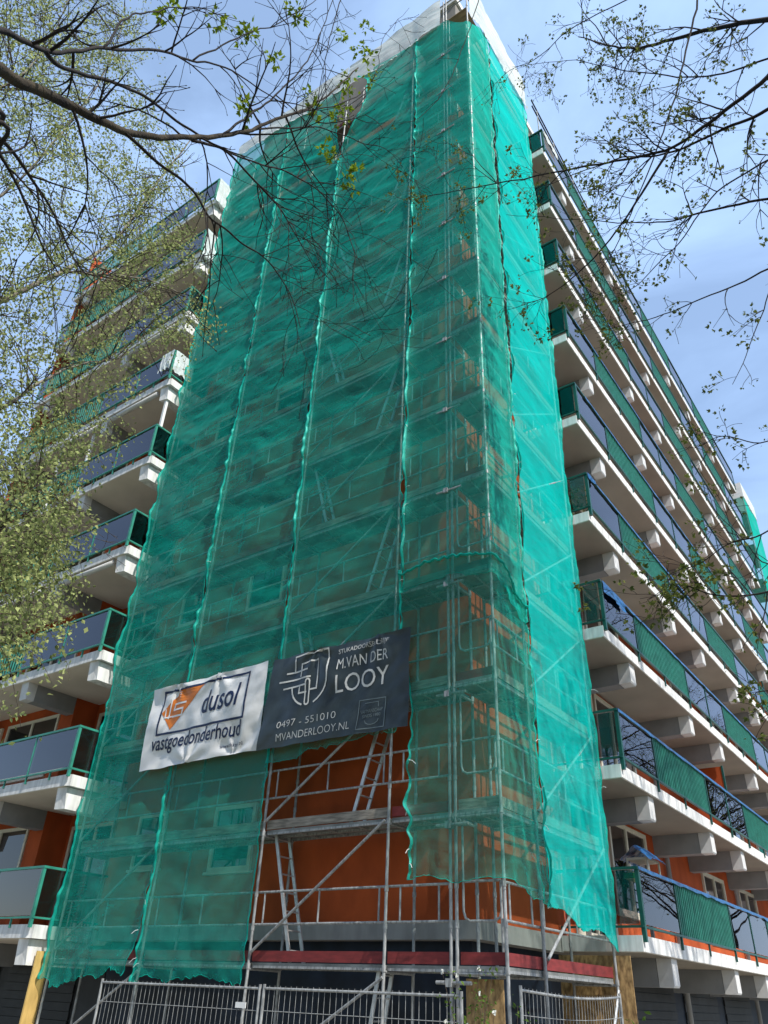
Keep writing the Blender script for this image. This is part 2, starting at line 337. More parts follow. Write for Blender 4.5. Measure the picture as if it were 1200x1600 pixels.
# --- right-hand balconies
BEAMS = [15.85, 20.05, 22.8, 26.6, 29.4, 33.2, 36.1]
PANELS = [('g', 14.32, 16.3), ('b', 16.3, 20.0), ('g', 20.0, 21.8), ('g', 21.8, 23.5), ('b', 23.5, 26.9), ('g', 26.9, 28.6), ('g', 28.6, 30.3), ('b', 30.3, 33.7), ('g', 33.7, 37.4)]
src = {}
def cached(key, mk, name, mats, org, z, parent, **kw):
    """first use builds the mesh at level 0, later uses share it, lifted by z"""
    if key not in src:
        B = MB(); mk(B); src[key] = B.build(name, mats, parent, origin=org, **kw); o = src[key]
        put(o, Vector(org) + Vector((0, 0, z)), parent); return o
    return inst(src[key], Vector(org) + Vector((0, 0, z)), parent)
def slab_profile(B, x0, x1, y0, y1, z0, z1):
    B.box(x0, x1, y0, y1, z0 + 0.012, z1, 0)
    B.add([(x0, y0 + .02, z0), (x1 - .02, y0 + .02, z0), (x1 - .02, y1 - .02, z0), (x0, y1 - .02, z0)], [(3, 2, 1, 0)], 1)
    B.box(x0, x1 - 0.02, y0 + 0.02, y1 - 0.02, z0, z0 + 0.012, 1)
for k in range(9):
    z = SH * k
    bal = cached('rs', lambda B: slab_profile(B, WX + 0.001, XS, 14.26, YE, 2.45, 2.70), 'balcony', ['conc', 'soffit'], (XS, 14.26, 2.7), z, bld)
    for i, y in enumerate(BEAMS):
        def mk(B, y=y):
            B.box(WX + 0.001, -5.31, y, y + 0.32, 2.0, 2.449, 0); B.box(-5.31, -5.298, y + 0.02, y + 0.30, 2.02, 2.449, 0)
            x0, x1 = -5.298, -5.03
            B.add([(x0, y, 2.0), (x1 - .02, y, 2.0), (x1, y, 2.03), (x1, y, 2.449), (x0, y, 2.449), (x0, y + .32, 2.0), (x1 - .02, y + .32, 2.0), (x1, y + .32, 2.03), (x1, y + .32, 2.449), (x0, y + .32, 2.449)],
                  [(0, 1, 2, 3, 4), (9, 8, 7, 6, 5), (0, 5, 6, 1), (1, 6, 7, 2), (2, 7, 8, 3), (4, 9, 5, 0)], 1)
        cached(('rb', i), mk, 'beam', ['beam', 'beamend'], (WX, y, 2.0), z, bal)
    # railing
    def rails(B):
        for zz, w, h in ((3.73, 0.07, 0.045), (2.83, 0.05, 0.035)):
            B.bar((XS + 0.03, 14.25, zz), (XS + 0.03, YE - 0.05, zz), w, h); B.bar((WX + 0.01, 14.29, zz), (XS, 14.29, zz), w, h)
    def posts(B):
        for p in sorted({a for _, a, _ in PANELS} | {37.4}):
            w = 0.07 if p < 14.4 else 0.04
            B.box(XS + 0.03 - w / 2, XS + 0.03 + w / 2, p - w / 2, p + w / 2, 2.60, 3.71)
        for p in (16.3 + 1.8, 25.2, 32.0): B.box(XS + 0.002, XS + 0.03, p - 0.02, p + 0.02, 2.6, 2.83)
    cached('rp', lambda B: (rails(B), posts(B)), 'railing_frame', 'green', (XS, 14.3, 2.6), z, bal)
    for j, (t, y0, y1) in enumerate(PANELS):
        if t == 'g':
            cached(('rg', j), lambda B: B.box(XS + 0.025, XS + 0.035, y0 + 0.03, y1 - 0.03, 2.87, 3.70), 'glass_panel', 'tintglass', (XS, y0, 2.8), z, bal)
        else:
            def bars(B):
                n = int((y1 - y0) / 0.118)
                for i in range(1, n): B.box(XS + 0.015, XS + 0.045, y0 + i * (y1 - y0) / n - 0.013, y0 + i * (y1 - y0) / n + 0.013, 2.85, 3.71)
            cached(('rg', j), bars, 'baluster_panel', 'teal', (XS, y0, 2.8), z, bal)
    cached('rge', lambda B: B.box(WX + 0.1, XS - 0.03, 14.285, 14.295, 2.87, 3.70), 'glass_panel', 'tintglass', (WX, 14.29, 2.8), z, bal)
    if k < 7:                            # blue film taped over the handrail
        B = MB(); y = 14.3 if k in (0, 1) else 14.9; n = 90; yend = (30, 30.5, 28, 22, 26, 24, 20)[k]
        pts = []
        for i in range(n + 1):
            yy = y + (yend - y) * i / n; w = 0.010 * nz3(yy * 3.1, k * 7.3, 0.4)
            pts.append((XS + 0.03, yy, 3.752 + z + w * 0.6))
        for i in range(n):
            a = pts[i]; c = pts[i + 1]; h0 = 0.055 + 0.035 * nz3(a[1] * 2.7, k, 3); h1 = 0.055 + 0.035 * nz3(c[1] * 2.7, k, 3)
            B.add([(a[0] + 0.047, a[1], a[2] - h0), (a[0] + 0.043, a[1], a[2] + 0.006), (a[0] - 0.043, a[1], a[2] + 0.006), (c[0] + 0.047, c[1], c[2] - h1), (c[0] + 0.043, c[1], c[2] + 0.006), (c[0] - 0.043, c[1], c[2] + 0.006)],
                  [(0, 3, 4, 1), (1, 4, 5, 2)])
        B.build('rail_film', 'film', bal, origin=(XS, y, 3.75 + z))

# --- left-hand balconies
LB = [-18.82, -23.3]
for k in range(9):
    z = 2.885 * k
    def ls(B):
        B.box(LXF, LXE - 0.14, LY, 12.0 - 0.001, 2.37 + 0.012, 2.62, 0)
        # bevelled end
        x0, x1 = LXE - 0.14, LXE
        B.add([(x0, LY, 2.382), (x1, LY + 0.06, 2.382), (x1, 11.3, 2.382), (x0, 11.3, 2.382), (x0, LY, 2.62), (x1, LY + 0.06, 2.62), (x1, 11.3, 2.62), (x0, 11.3, 2.62)],
              [(3, 2, 1, 0), (4, 5, 6, 7), (0, 1, 5, 4), (1, 2, 6, 5), (2, 3, 7, 6)], 0)
        B.box(LXF + 0.02, LXE - 0.16, LY + 0.02, 11.9, 2.37, 2.383, 1)
    bal = cached('ls', ls, 'balcony', ['conc', 'soffit'], (LXE, LY, 2.62), z, bld)
    for i, x in enumerate(LB):
        def mk(B, x=x):
            B.box(x, x + 0.3, 10.12, 11.449, 1.93, 2.369, 0)
            B.add([(x, 9.86, 2.369), (x + .3, 9.86, 2.369), (x + .3, 9.9, 1.93), (x, 9.9, 1.93), (x, 10.12, 2.369), (x + .3, 10.12, 2.369), (x + .3, 10.12, 1.93), (x, 10.12, 1.93)],
                  [(0, 3, 2, 1), (1, 2, 6, 5), (4, 7, 3, 0), (3, 7, 6, 2)], 1)
        cached(('lb', i), mk, 'beam', ['beam', 'beamend'], (x, 9.9, 2.0), z, bal)
    def endb(B):
        x0, x1 = -15.95, -15.66
        B.add([(x0, 9.83, 2.369), (x1, 9.86, 2.369), (x1, 9.93, 1.93), (x0, 9.87, 1.93), (x0, 11.3, 2.369), (x1, 11.3, 2.369), (x1, 11.3, 1.93), (x0, 11.3, 1.93)],
              [(0, 3, 2, 1), (1, 2, 6, 5), (4, 7, 3, 0), (3, 7, 6, 2), (5, 6, 7, 4)], 0)
    cached('lend', endb, 'end_beam', 'conc', (LXE, 9.9, 2.0), z, bal)
    def rails(B):
        for zz, w, h in ((3.65, 0.07, 0.045), (2.74, 0.05, 0.035)):
            B.bar((LXF, LY - 0.03, zz), (LXE + 0.02, LY - 0.03, zz), w, h); B.bar((LXE - 0.02, LY, zz), (LXE - 0.02, 11.3, zz), w, h)
    def posts(B):
        for x in (LXE - 0.02, -17.2, -19.0, -23.4, LXF + 0.02):
            w = 0.06 if x > -16 else 0.035
            B.box(x - w / 2, x + w / 2, LY - 0.03 - w / 2, LY - 0.03 + w / 2, 2.56, 3.63)
        B.box(-17.26, -17.14, LY + 0.02, LY + 0.05, 2.76, 3.63)
        for x in (-16.3, -18.1, -20.4, -22): B.box(x - 0.02, x + 0.02, LY - 0.032, LY - 0.002, 2.56, 2.74)
    cached('lp', lambda B: (rails(B), posts(B)), 'railing_frame', 'teal', (LXE, LY, 2.6), z, bal)
    for j, (x0, x1) in enumerate(((-17.17, LXE - 0.06), (-18.97, -17.23), (LXF + 0.05, -23.43))):
        cached(('lg', j), lambda B: B.box(x0, x1, LY - 0.035, LY - 0.025, 2.77, 3.62), 'glass_panel', 'tintglass_left', (x0, LY, 2.7), z, bal)
    cached('lge', lambda B: B.box(LXE - 0.025, LXE - 0.015, LY + 0.02, 11.2, 2.77, 3.62), 'glass_panel', 'tintglass_left', (LXE, LY, 2.7), z, bal)
    def bars(B):
        n = 34
        for i in range(1, n):
            x = -23.4 + i * 4.4 / n; B.box(x - 0.016, x + 0.016, LY - 0.045, LY - 0.015, 2.76, 3.64)
    cached('lbar', bars, 'baluster_panel', 'teal', (-21, LY, 2.7), z, bal)
    if k in (3, 5, 6):
        B = MB(); zz = LZ[k] - 0.36; B.tube([(-18.4, 9.86, zz), (-16.1, 9.86, zz)], 0.075, 12)
        if k == 5 or k == 3: B.tube([(-22.9, 9.86, zz), (-18.95, 9.86, zz)], 0.075, 12)
        B.build('awning_roll', 'awning', bal, origin=(-18, 9.86, zz), smooth=True)
# white posts on two left balconies
for x, k in ((-15.75, 4), (-19.3, 4), (-21.0, 4)):
    b = MB(); b.box(x - 0.04, x + 0.04, 9.95, 10.03, LZ[k] + 0.003, LZ[k] + 2.5); b.build('support_post', 'white', bld)

# ------------------------------------------------------------------ scaffold
SY, SX = 10.36, -5.43
PX = [-5.43, -6.287, -7.417, -10.11, -12.794, -15.476]
SYI, SXI = SY + 0.76, SX - 0.76
PY = [10.36, 11.49, 14.17]
NL = 13
TOP = 29.3
sca = empty('scaffold', (-8, 10.7, 0), 'galvanised tube scaffold standing around the corner of the apartment block behind green netting', 'scaffold')
def standard(x, y, z1=TOP):
    B = MB(); B.tube([(x, y, 0.25), (x, y, z1)], 0.0245, 10)
    for k in range(NL + 1):
        zz = 2.03 + 2 * k
        if zz < z1: B.tube([(x, y, zz - 0.06), (x, y, zz + 0.02)], 0.034, 10)
        if zz + 1 < z1: B.tube([(x, y, zz + 0.48), (x, y, zz + 0.55)], 0.032, 8); B.tube([(x, y, zz + 0.98), (x, y, zz + 1.05)], 0.032, 8)
    B.tube([(x, y, 0.02), (x, y, 0.3)], 0.018, 8); B.box(x - 0.075, x + 0.075, y - 0.075, y + 0.075, 0.006, 0.02)
    return B.build('standard', 'steel', sca, origin=(x, y, 0), smooth=False)
s0 = standard(PX[1], SY)
def std(x, y): return inst(s0, (x, y, 0), sca)
for x in PX[2:]: std(x, SY)
for x in PX[1:]: std(x, SYI)
for y in PY: std(SX, y)
std(SXI, SY); std(SXI, PY[1]); std(SXI, PY[2])
def guard(a, b):                         # guard rail frame between two plan points, at lift 0
    def mk(B):
        a3 = Vector((*a, 0)); b3 = Vector((*b, 0)); d = b3 - a3; l = d.length
        for zz in (2.60, 3.08): B.tube([a3 + Vector((0, 0, zz)), b3 + Vector((0, 0, zz))], 0.019, 8)
        for t in ([0.06, 0.5, 0.94] if l > 1.6 else [0.2, 0.8]):
            p = a3 + d * t; B.tube([p + Vector((0, 0, 2.60)), p + Vector((0, 0, 3.08))], 0.015, 6)
    return mk
INS = 0.045
bays = [((PX[i + 1], SY + INS), (PX[i], SY + INS)) for i in range(1, 5)]
rbays = [((SX - INS, PY[0]), (SX - INS, PY[1])), ((SX - INS, PY[1]), (SX - INS, PY[2]))]
for k in range(NL):
    for i, (a, c) in enumerate(bays + rbays):
        cached(('gd', i), guard(a, c), 'guard_rail', 'steel', (*a, 2.6), 2 * k, sca)
# decks
def deckmesh(x0, x1, y0, y1):
    def mk(B):
        B.box(x0, x1, y0, y1, 2.02, 2.06, 0)
        alongx = (x1 - x0) > (y1 - y0)
        if alongx:
            for yy in (y0, (y0 + y1) / 2 - 0.02, y1 - 0.04): B.box(x0, x1, yy, yy + 0.04, 1.985, 2.02, 1)
            n = max(2, int((x1 - x0) / 0.6))
            for i in range(n + 1): xx = x0 + (x1 - x0 - 0.05) * i / n; B.box(xx, xx + 0.05, y0 + 0.04, y1 - 0.04, 1.99, 2.02, 1)
        else:
            for xx in (x0, (x0 + x1) / 2 - 0.02, x1 - 0.04): B.box(xx, xx + 0.04, y0, y1, 1.985, 2.02, 1)
            n = max(2, int((y1 - y0) / 0.6))
            for i in range(n + 1): yy = y0 + (y1 - y0 - 0.05) * i / n; B.box(x0 + 0.04, x1 - 0.04, yy, yy + 0.05, 1.99, 2.02, 1)
    return mk
for k in range(NL):
    for i in range(1, 5): cached(('dk', i), deckmesh(PX[i + 1] + 0.03, PX[i] - 0.03, SY + 0.05, SYI - 0.03), 'deck', ['deck', 'steel'], (PX[i + 1], SY, 2.0), 2 * k, sca)
    for i in range(2): cached(('dr', i), deckmesh(SXI + 0.03, SX - 0.05, PY[i] + 0.03 - (0.0 if i else 0.05), PY[i + 1] - 0.03), 'deck', ['deck', 'steel'], (SXI, PY[i], 2.0), 2 * k, sca)
# toe boards
TB = [('x', PX[i + 1] + 0.03, PX[i] - 0.03) for i in range(1, 5)] + [('x', SXI + 0.03, SX - 0.03)] + [('y', PY[0] + 0.03, PY[1] - 0.03), ('y', PY[1] + 0.03, PY[2] - 0.03)]
for k in range(NL):
    for i, (ax, a, c) in enumerate(TB):
        rnd = (i * 7 + k * 5) % 5
        m = 'redwood' if k == 0 or (k == 1 and i == 0) else ('greywood' if (k == 1 or rnd < 3) else 'redwood')
        def mk(B):
            if ax == 'x': B.box(a, c, SY - 0.012 + 0.05, SY + 0.02 + 0.05, 2.075, 2.225)
            else: B.box(SX - 0.02 - 0.05, SX + 0.012 - 0.05, a, c, 2.075, 2.225)
        cached(('tb', i, m), mk, 'toe_board', m, ((a, SY, 2.06) if ax == 'x' else (SX, a, 2.06)), 2 * k, sca)
# transoms, end frames
for k in range(NL):
    for i in range(1, 6): cached(('tr', i), lambda B: B.tube([(PX[i], SY, 1.97), (PX[i], SYI, 1.97)], 0.022, 8), 'transom', 'steel', (PX[i], SY, 2.0), 2 * k, sca)
    for j, y in enumerate(PY): cached(('trr', j), lambda B: B.tube([(SXI, y, 1.97), (SX, y, 1.97)], 0.022, 8), 'transom', 'steel', (SXI, y, 2.0), 2 * k, sca)
    def uframe(B):
        x0, x1, y = -6.12, -5.52, 10.43
        pts = [(x0, y, 4.0), (x0, y, 2.72), (x0 + .03, y, 2.64), (x0 + .1, y, 2.60), (x1 - .1, y, 2.60), (x1 - .03, y, 2.64), (x1, y, 2.72), (x1, y, 3.08), (x0, y, 3.1)]
        B.tube(pts[:8], 0.018, 8); B.tube([(x0, y, 3.1), (x1, y, 3.1)], 0.018, 8); B.tube([(x1, y, 2.1), (x1, y, 2.72)], 0.018, 8)
    cached('uf', uframe, 'end_guard_rail', 'steel', (-6, 10.43, 2.6), 2 * k, sca)
# clamps tying the corner standards
for k in range(NL):
    cached('cl', lambda B: (B.tube([(-6.5, SY - 0.045, 1.86), (-5.95, SY - 0.045, 1.86)], 0.024, 8), B.box(-6.33, -6.24, SY - 0.09, SY + 0.03, 1.81, 1.91)), 'coupler_tube', 'steel', (-6.2, SY, 1.86), 2 * k, sca)
# diagonal braces
for k in range(NL):
    for i, (a, c) in enumerate((((PX[3] + 0.05, 2.2), (PX[2] - 0.05, 4.02)), ((PX[5] + 0.05, 2.2), (PX[4] - 0.05, 4.02)))):
        cached(('br', i), lambda B: B.tube([(a[0], SY - 0.03, a[1]), (c[0], SY - 0.03, c[1])], 0.023, 8), 'brace', 'steel', (a[0], SY, a[1]), 2 * k, sca)
    cached('brr', lambda B: B.tube([(SX + 0.03, PY[1] + 0.05, 2.2), (SX + 0.03, PY[2] - 0.05, 4.02)], 0.023, 8), 'brace', 'steel', (SX, PY[1], 2.2), 2 * k, sca)
for a, c in (((PX[3], 0.35), (PX[2], 1.9)), ((PX[5], 0.35), (PX[4], 1.9))):
    b = MB(); b.tube([(a[0], SY - 0.03, a[1]), (c[0], SY - 0.03, c[1])], 0.023, 8); b.build('brace', 'steel', sca, origin=(a[0], SY, a[1]))
b = MB(); b.tube([(SX + 0.03, PY[2] - 0.05, 1.9), (SX + 0.03, PY[2] - 1.1, 0.4)], 0.023, 8); b.build('brace', 'alu', sca)
# ladders between the decks
def ladder(xb, xt, zb, zt):
    def mk(B):
        for yy in (10.58, 10.92): B.bar((xb, yy, zb), (xt, yy, zt), 0.025, 0.06, up=(1, 0, 0))
        for i in range(7):
            t = (i + 0.6) / 7; x = xb + (xt - xb) * t; zz = zb + (zt - zb) * t
            B.tube([(x, 10.58, zz), (x, 10.92, zz)], 0.014, 6)
    return mk
for k in range(NL - 1):
    if k % 2 == 0: cached('la', ladder(-9.42, -10.02, 2.07, 4.06), 'ladder', 'alu', (-9.7, 10.7, 2.07), 2 * k, sca)
    else: cached('lb2', ladder(-8.35, -7.72, 4.07, 6.06), 'ladder', 'alu', (-8.0, 10.7, 4.07), 2 * (k - 1), sca)
b = MB(); ladder(-8.0, -7.65, 0.05, 2.05)(b); b.build('ladder', 'alu', sca)
# plywood top deck at the corner
b = MB(); b.box(SXI - 0.1, SX - 0.06, SY + 0.04, PY[1], 28.02, 28.05); b.box(PX[2], SXI - 0.12, SY + 0.04, SYI, 28.02, 28.05); b.build('top_deck', 'plank', sca)
for zz in (28.6, 29.1):
    b = MB(); b.tube([(PX[5], SY, zz), (SX, SY, zz)], 0.02, 8); b.build('top_rail', 'steel', sca)
    b = MB(); b.tube([(SX, PY[0], zz), (SX, PY[2], zz)], 0.02, 8); b.build('top_rail', 'steel', sca)

# ------------------------------------------------------------------ debris netting
def smooth(a, b, x):
    t = min(1, max(0, (x - a) / (b - a))); return t * t * (3 - 2 * t)
def net(label, plan, zb, zt, eL=None, eR=None, name='debris_net', m='net', du=0.07, dv=0.08, seed=0, bulge=0.07, crumple=1.0, off=0.055, hems=(True, True), bottomfray=0.05, group='green debris nets', cat='debris net', foot=0.9, hem_m='hem', lip=0.085, rope=False):
    """a sheet hung along a plan polyline; zb, zt are functions of the running length"""
    P = [Vector((*p, 0)) for p in plan]; seg = [(P[i + 1] - P[i]).length for i in range(len(P) - 1)]; tot = sum(seg)
    nrm = []
    for i in range(len(P) - 1):
        d = (P[i + 1] - P[i]).normalized(); nrm.append(Vector((d.y, -d.x, 0)))     # outward when running +x along -y face
    nodes = [0]
    for l in seg: nodes.append(nodes[-1] + l)
    def pos(s):
        s_ = min(max(s, 0), tot - 1e-6); i = 0
        while s_ > nodes[i + 1]: i += 1
        t = (s_ - nodes[i]) / seg[i]; p = P[i].lerp(P[i + 1], t) + (P[i + 1] - P[i]).normalized() * (s - s_)
        n = nrm[i]; w = 0.06
        if i > 0 and s_ - nodes[i] < w: n = (nrm[i - 1] * (0.5 - (s_ - nodes[i]) / w / 2) + nrm[i] * (0.5 + (s_ - nodes[i]) / w / 2)).normalized()
        if i < len(seg) - 1 and nodes[i + 1] - s_ < w: n = (nrm[i + 1] * (0.5 - (nodes[i + 1] - s_) / w / 2) + nrm[i] * (0.5 + (nodes[i + 1] - s_) / w / 2)).normalized()
        return p, n, i, t
    nu = max(4, int(tot / du)); zmax = max(zt(tot * q / 10) for q in range(11)); zmin = min(zb(tot * q / 10) for q in range(11)); nv = max(4, int((zmax - zmin) / dv))
    eL = eL or (lambda z: 0.0); eR = eR or (lambda z: 0.0)
    def point(u, v, extra=0.0):
        s0 = tot * u; z = zb(s0) + (zt(s0) - zb(s0)) * v
        z += bottomfray * (1 - v) ** 14 * (nz3(s0 * 2.3, seed, 5.1) * 2 + 1.1 * nz3(s0 * 9, seed, 2.1) + 0.7 * nz3(s0 * 23, seed, 7.7))
        s = eL(z) + (tot - eL(z) - eR(z)) * u
        p, n, i, t = pos(s)
        arch = math.sin(math.pi * t)
        d = off + bulge * arch * (0.35 + 0.9 * abs(nz3(z * 0.33, i * 3.7 + seed, 1.3))) + 0.02 * arch * math.sin(z * math.pi)
        # long horizontal folds, finer crumples, tension folds near the edges
        d += crumple * arch ** 0.6 * 0.042 * (nz3(s * 0.55 + z * 0.30, z * 0.42 - s * 0.2, seed + 8) + 0.45 * abs(nz3(s * 1.3 + z * 0.7, z * 0.8 - s * 0.5, seed + 9)))
        d += crumple * arch ** 0.5 * (0.022 * nz3(s * 1.1, z * 2.2 + 0.6 * s, seed) + 0.014 * nz3(s * 2.0 + 7, z * 6.5 + 2 * nz3(s, z, 3), seed + 2) + 0.008 * nz3(s * 5, z * 13, seed + 4))
        ed = min(s - eL(z), tot - eR(z) - s)
        d += crumple * 0.035 * math.exp(-ed / 0.16) * nz3(z * 5.5 + ed * 2, seed, 9.1) + (lip * (1.7 if s - eL(z) < tot * 0.5 else 0.7)) * math.exp(-ed / 0.07) * max(0.0, 0.55 + 0.9 * nz3(z * 1.7, seed, 4.4))
        zone = smooth(4.9, 5.15, z) * (1 - smooth(7.25, 7.5, z))
        d = d + (min(d, 0.13) - d) * zone
        low = max(0.0, 1 - (z - zb(s0)) / foot); d += low ** 1.3 * crumple * (0.075 * abs(nz3(s * 3.0, z * 2.2, seed + 6)) + 0.05 * abs(nz3(s * 5 + z * 3, z * 5, seed + 7)) + 0.02 * nz3(s * 11, z * 11, seed + 11))
        return p + n * (d + extra) + Vector((0, 0, z))
    B = MB()
    for j in range(nv + 1):
        for i in range(nu + 1): B.v.append(tuple(point(i / nu, j / nv)))
    for j in range(nv):
        for i in range(nu):
            q = j * (nu + 1) + i; B.f.append((q, q + 1, q + nu + 2, q + nu + 1)); B.m.append(0)
    c = pos(tot / 2)[0]
    o = B.build(name, m, None, origin=(c.x, c.y, zmin), smooth=True)
    tag(o, label, cat, group)
    for side, on in ((0, hems[0]), (1, hems[1])):
        if not on: continue
        # the gathered selvedge: a crumpled ribbon standing off the sheet, pinched at every tie
        H = MB(); n2 = nv * 2; u_in = 0.03 / tot
        for j in range(n2 + 1):
            v = j / n2; p = point(side, v); zz = p.z
            pinch = 0.25 + 0.75 * abs(math.sin(math.pi * zz / 0.62 + 4.0 * nz3(zz * 0.5, seed, side)))
            w_ = (0.006 + 0.04 * max(0.0, nz3(zz * 0.9, seed, side + 11.0) + 0.15) + 0.05 * max(0.0, nz3(zz * 4.3, seed, side + 5.0))) * pinch * (0.9 if side == 0 and seed > 1 else 0.5)
            q = point(abs(side - u_in), v, 0.35 * w_); r_ = point(side, v, w_); t_ = 0.014 * nz3(zz * 6.1, seed, side + 2.0)
            along = (point(1 - side, v) - p).normalized() * (t_ + 0.01)
            H.v += [tuple(q), tuple(p.lerp(r_, 0.5) + along), tuple(r_ - along * 0.4), tuple(point(side, v, w_ * 0.45) - along * 0.9)]
        for j in range(n2):
            for i in range(3): q = j * 4 + i; H.f.append((q, q + 1, q + 5, q + 4)); H.m.append(0)
        H.build('hem', hem_m, o, origin=(c.x, c.y, zmin), smooth=True)
    if not hems[0] and not hems[1]: return o
    if rope:
        H = MB(); pts = []
        for i in range(4 * nu + 1):
            u = i / (4 * nu); p = point(u, 0.985 + 0.01 * nz3(u * 30, seed, 1), 0.03 + 0.02 * nz3(u * 40, seed, 4)); pts.append(p)
        H.tube(pts, [0.020 + 0.016 * abs(nz3(i * 0.35, seed, 3)) for i in range(len(pts))], 6); H.build('rolled_edge', hem_m, o, origin=(c.x, c.y, zmin), smooth=True)
    gq = random.Random(seed * 7 + 1)
    for _ in range(12):                  # loose white ends of the cable ties
        p = point(gq.choice((0.004, 0.996)), gq.random() ** 1.5, 0.015); q = p + Vector((gq.uniform(-.14, .14), gq.uniform(-.08, .08), gq.uniform(-.12, .08)))
        K_ = MB(); K_.tube([p, (p + q) / 2 + Vector((0, 0, .02)), q], 0.0045, 4); K_.build('cable_tie', 'white', o, origin=p)
    H = MB(); pts = [point(i / (2 * nu), 0.0, 0.005) for i in range(2 * nu + 1)]
    H.tube(pts, 0.005, 4); H.build('hem', hem_m, o, origin=(c.x, c.y, zmin), smooth=True)
    return o
def gap(seed, base=0.012, amp=0.06, per=0.42, thr=0.05, lean=0.0):
    def g(z):
        a = max(0.0, nz3(z * 0.55, seed, 0.2) - thr) * 2.0
        return base + amp * a * abs(math.sin(math.pi * (z + 0.2 * nz3(z, seed, 2)) / per)) ** 1.5 + 0.02 * nz3(z * 0.8, seed, 7) + lean * (z - 10) / 20
    return g
s3x = PX[2] + 0.18                       # the laced seam beside the third standard
def top_at(x):                           # underside of the white sheeting
    t = (x - PX[5]) / (PX[2] - PX[5]); return 28.75 + (27.75 - 28.75) * min(max(t, 0), 1) - 0.12 * math.sin(math.pi * min(max(t, 0), 1) * 3) ** 2
def tf(x0): return lambda s: top_at(x0 + s) + 0.12
open2 = lambda z: smooth(23.9, 26.2, z) * (1 - 0.6 * smooth(27.2, 28.4, z))
g1a, g1b, g2a, g2b, g3a, g3b, g4a, g4b = [gap(i * 11.3 + 2, 0.012 if i < 4 else 0.018, 0.055 if i < 4 else 0.075) for i in range(8)]
def zA(s): return 1.72 - 0.10 * math.sin(s * 2.6) + 0.03 * math.sin(s * 9) + (0.18 * smooth(1.9, 2.6, s))
def zB(s): return 1.80 + 0.06 * math.sin(s * 4 + 1) - 0.12 * smooth(0.3, 0.0, s)
net('leftmost green net sheet, crumpled at its foot above the mesh fence', [(PX[5] - 0.03, SY), (PX[4], SY)], zA, tf(PX[5]), lambda z: 0.05 * nz3(z * 0.9, 3, 1), lambda z: g1a(z) + 0.30 * (1 - smooth(1.6, 2.7, z)), seed=1, m='net', crumple=1.25)
net('green net sheet behind the white banner, second from the left', [(PX[4], SY), (PX[3], SY)], zB, tf(PX[4]), g1b, lambda z: g2a(z) + 0.30 * open2(z), seed=12, crumple=1.5)
net('green net sheet above the dark banner, with a gap at its top left corner', [(PX[3], SY), (s3x, SY)], lambda s: 5.15 + 0.22 * smooth(0.3, 1.5, s) - 0.12 * smooth(2.4, 3.3, s) + 0.05 * math.sin(s * 3), tf(PX[3]),
    lambda z: g2b(z) + 0.95 * open2(z), g3a, seed=23, crumple=1.3, foot=0.5)
cor = [(s3x, SY), (PX[1], SY), (SX, SY), (SX, PY[1])]
l1 = PX[1] - s3x; l2 = l1 + SX - PX[1]; l3 = l2 + PY[1] - SY
def ztc(s): return 27.85 + 0.05 * smooth(0, l1, s) - 0.95 * smooth(l1, l2, s) * (1 - smooth(l2, l2 + 0.9, s)) - 0.05 * smooth(l2, l3, s)
def zmid(s): return 8.15 + 0.12 * math.sin(s * 2) - 0.55 * smooth(l2, l3, s)
net('tall green net wrapped round the scaffold corner, above the overlapping lower net', cor, lambda s: zmid(s) - 0.25, ztc, g3b, g4a, seed=34, crumple=0.7, bulge=0.035, off=0.05, foot=0.3)
def zlow(s): return 3.12 + 0.05 * math.sin(s * 5) - 0.06 * smooth(l1, l2, s) - 0.24 * smooth(l2, l3, s)
net('lower corner net hanging loose over the guard rails beside the opening', cor, zlow, lambda s: zmid(s) + 0.18, lambda z: g3b(z) + 0.27 * (1 - smooth(5.3, 7.6, z)) + 0.03 * math.sin(z * 2.3), g4b, seed=45, bottomfray=0.018, rope=True, m='netlow', crumple=1.6, bulge=0.05, off=0.085, foot=1.6)
net('bright sunlit green net on the right hand end of the scaffold', [(SX, PY[1]), (SX, PY[2] + 0.03)], lambda s: 2.86 - 0.12 * s + 0.07 * math.sin(s * 4), lambda s: 27.85 + 0.05 * s, lambda z: g4b(z), lambda z: 0.03 * nz3(z, 5, 5), seed=56, bottomfray=0.025, crumple=0.55, bulge=0.05, m='netsunlit')
# rope along the top of the lower corner net
# white sheeting round the scaffold top
def tarp(label, plan, zb, zt, seed, bulge=0.05):
    return net(label, plan, zb, zt, name='white_sheeting', m='whitetarp', seed=seed, crumple=1.4, bulge=bulge, off=0.075, hems=(False, False), lip=0.0, group='white sheeting round the scaffold top', cat='sheeting', foot=0.1, du=0.09, dv=0.09)
tarp('greyish white sheeting along the top left of the scaffold, left of the gap', [(PX[5] - 0.1, SY), (PX[4], SY), (PX[3] - 0.05, SY)], lambda s: top_at(PX[5] + s) - 0.02, lambda s: 29.55 - 0.12 * math.sin(s * 1.5) ** 2, 71)
tarp('greyish white sheeting along the scaffold top beside the open corner', [(PX[3] - 0.02, SY), (PX[2], SY), (PX[1] - 0.08, SY)], lambda s: top_at(PX[3] + s) - 0.02 + 0.05 * smooth(3, 4, s), lambda s: 29.45 - 0.1 * math.sin(s * 1.6) ** 2, 72)
tarp('bright white sheeting on the sunny right hand side of the scaffold top', [(SX, SY + 0.02), (SX, PY[1]), (SX, PY[2] + 0.12)], lambda s: 27.75 - 0.5 * smooth(0.6, 0, s), lambda s: 29.6, 73)

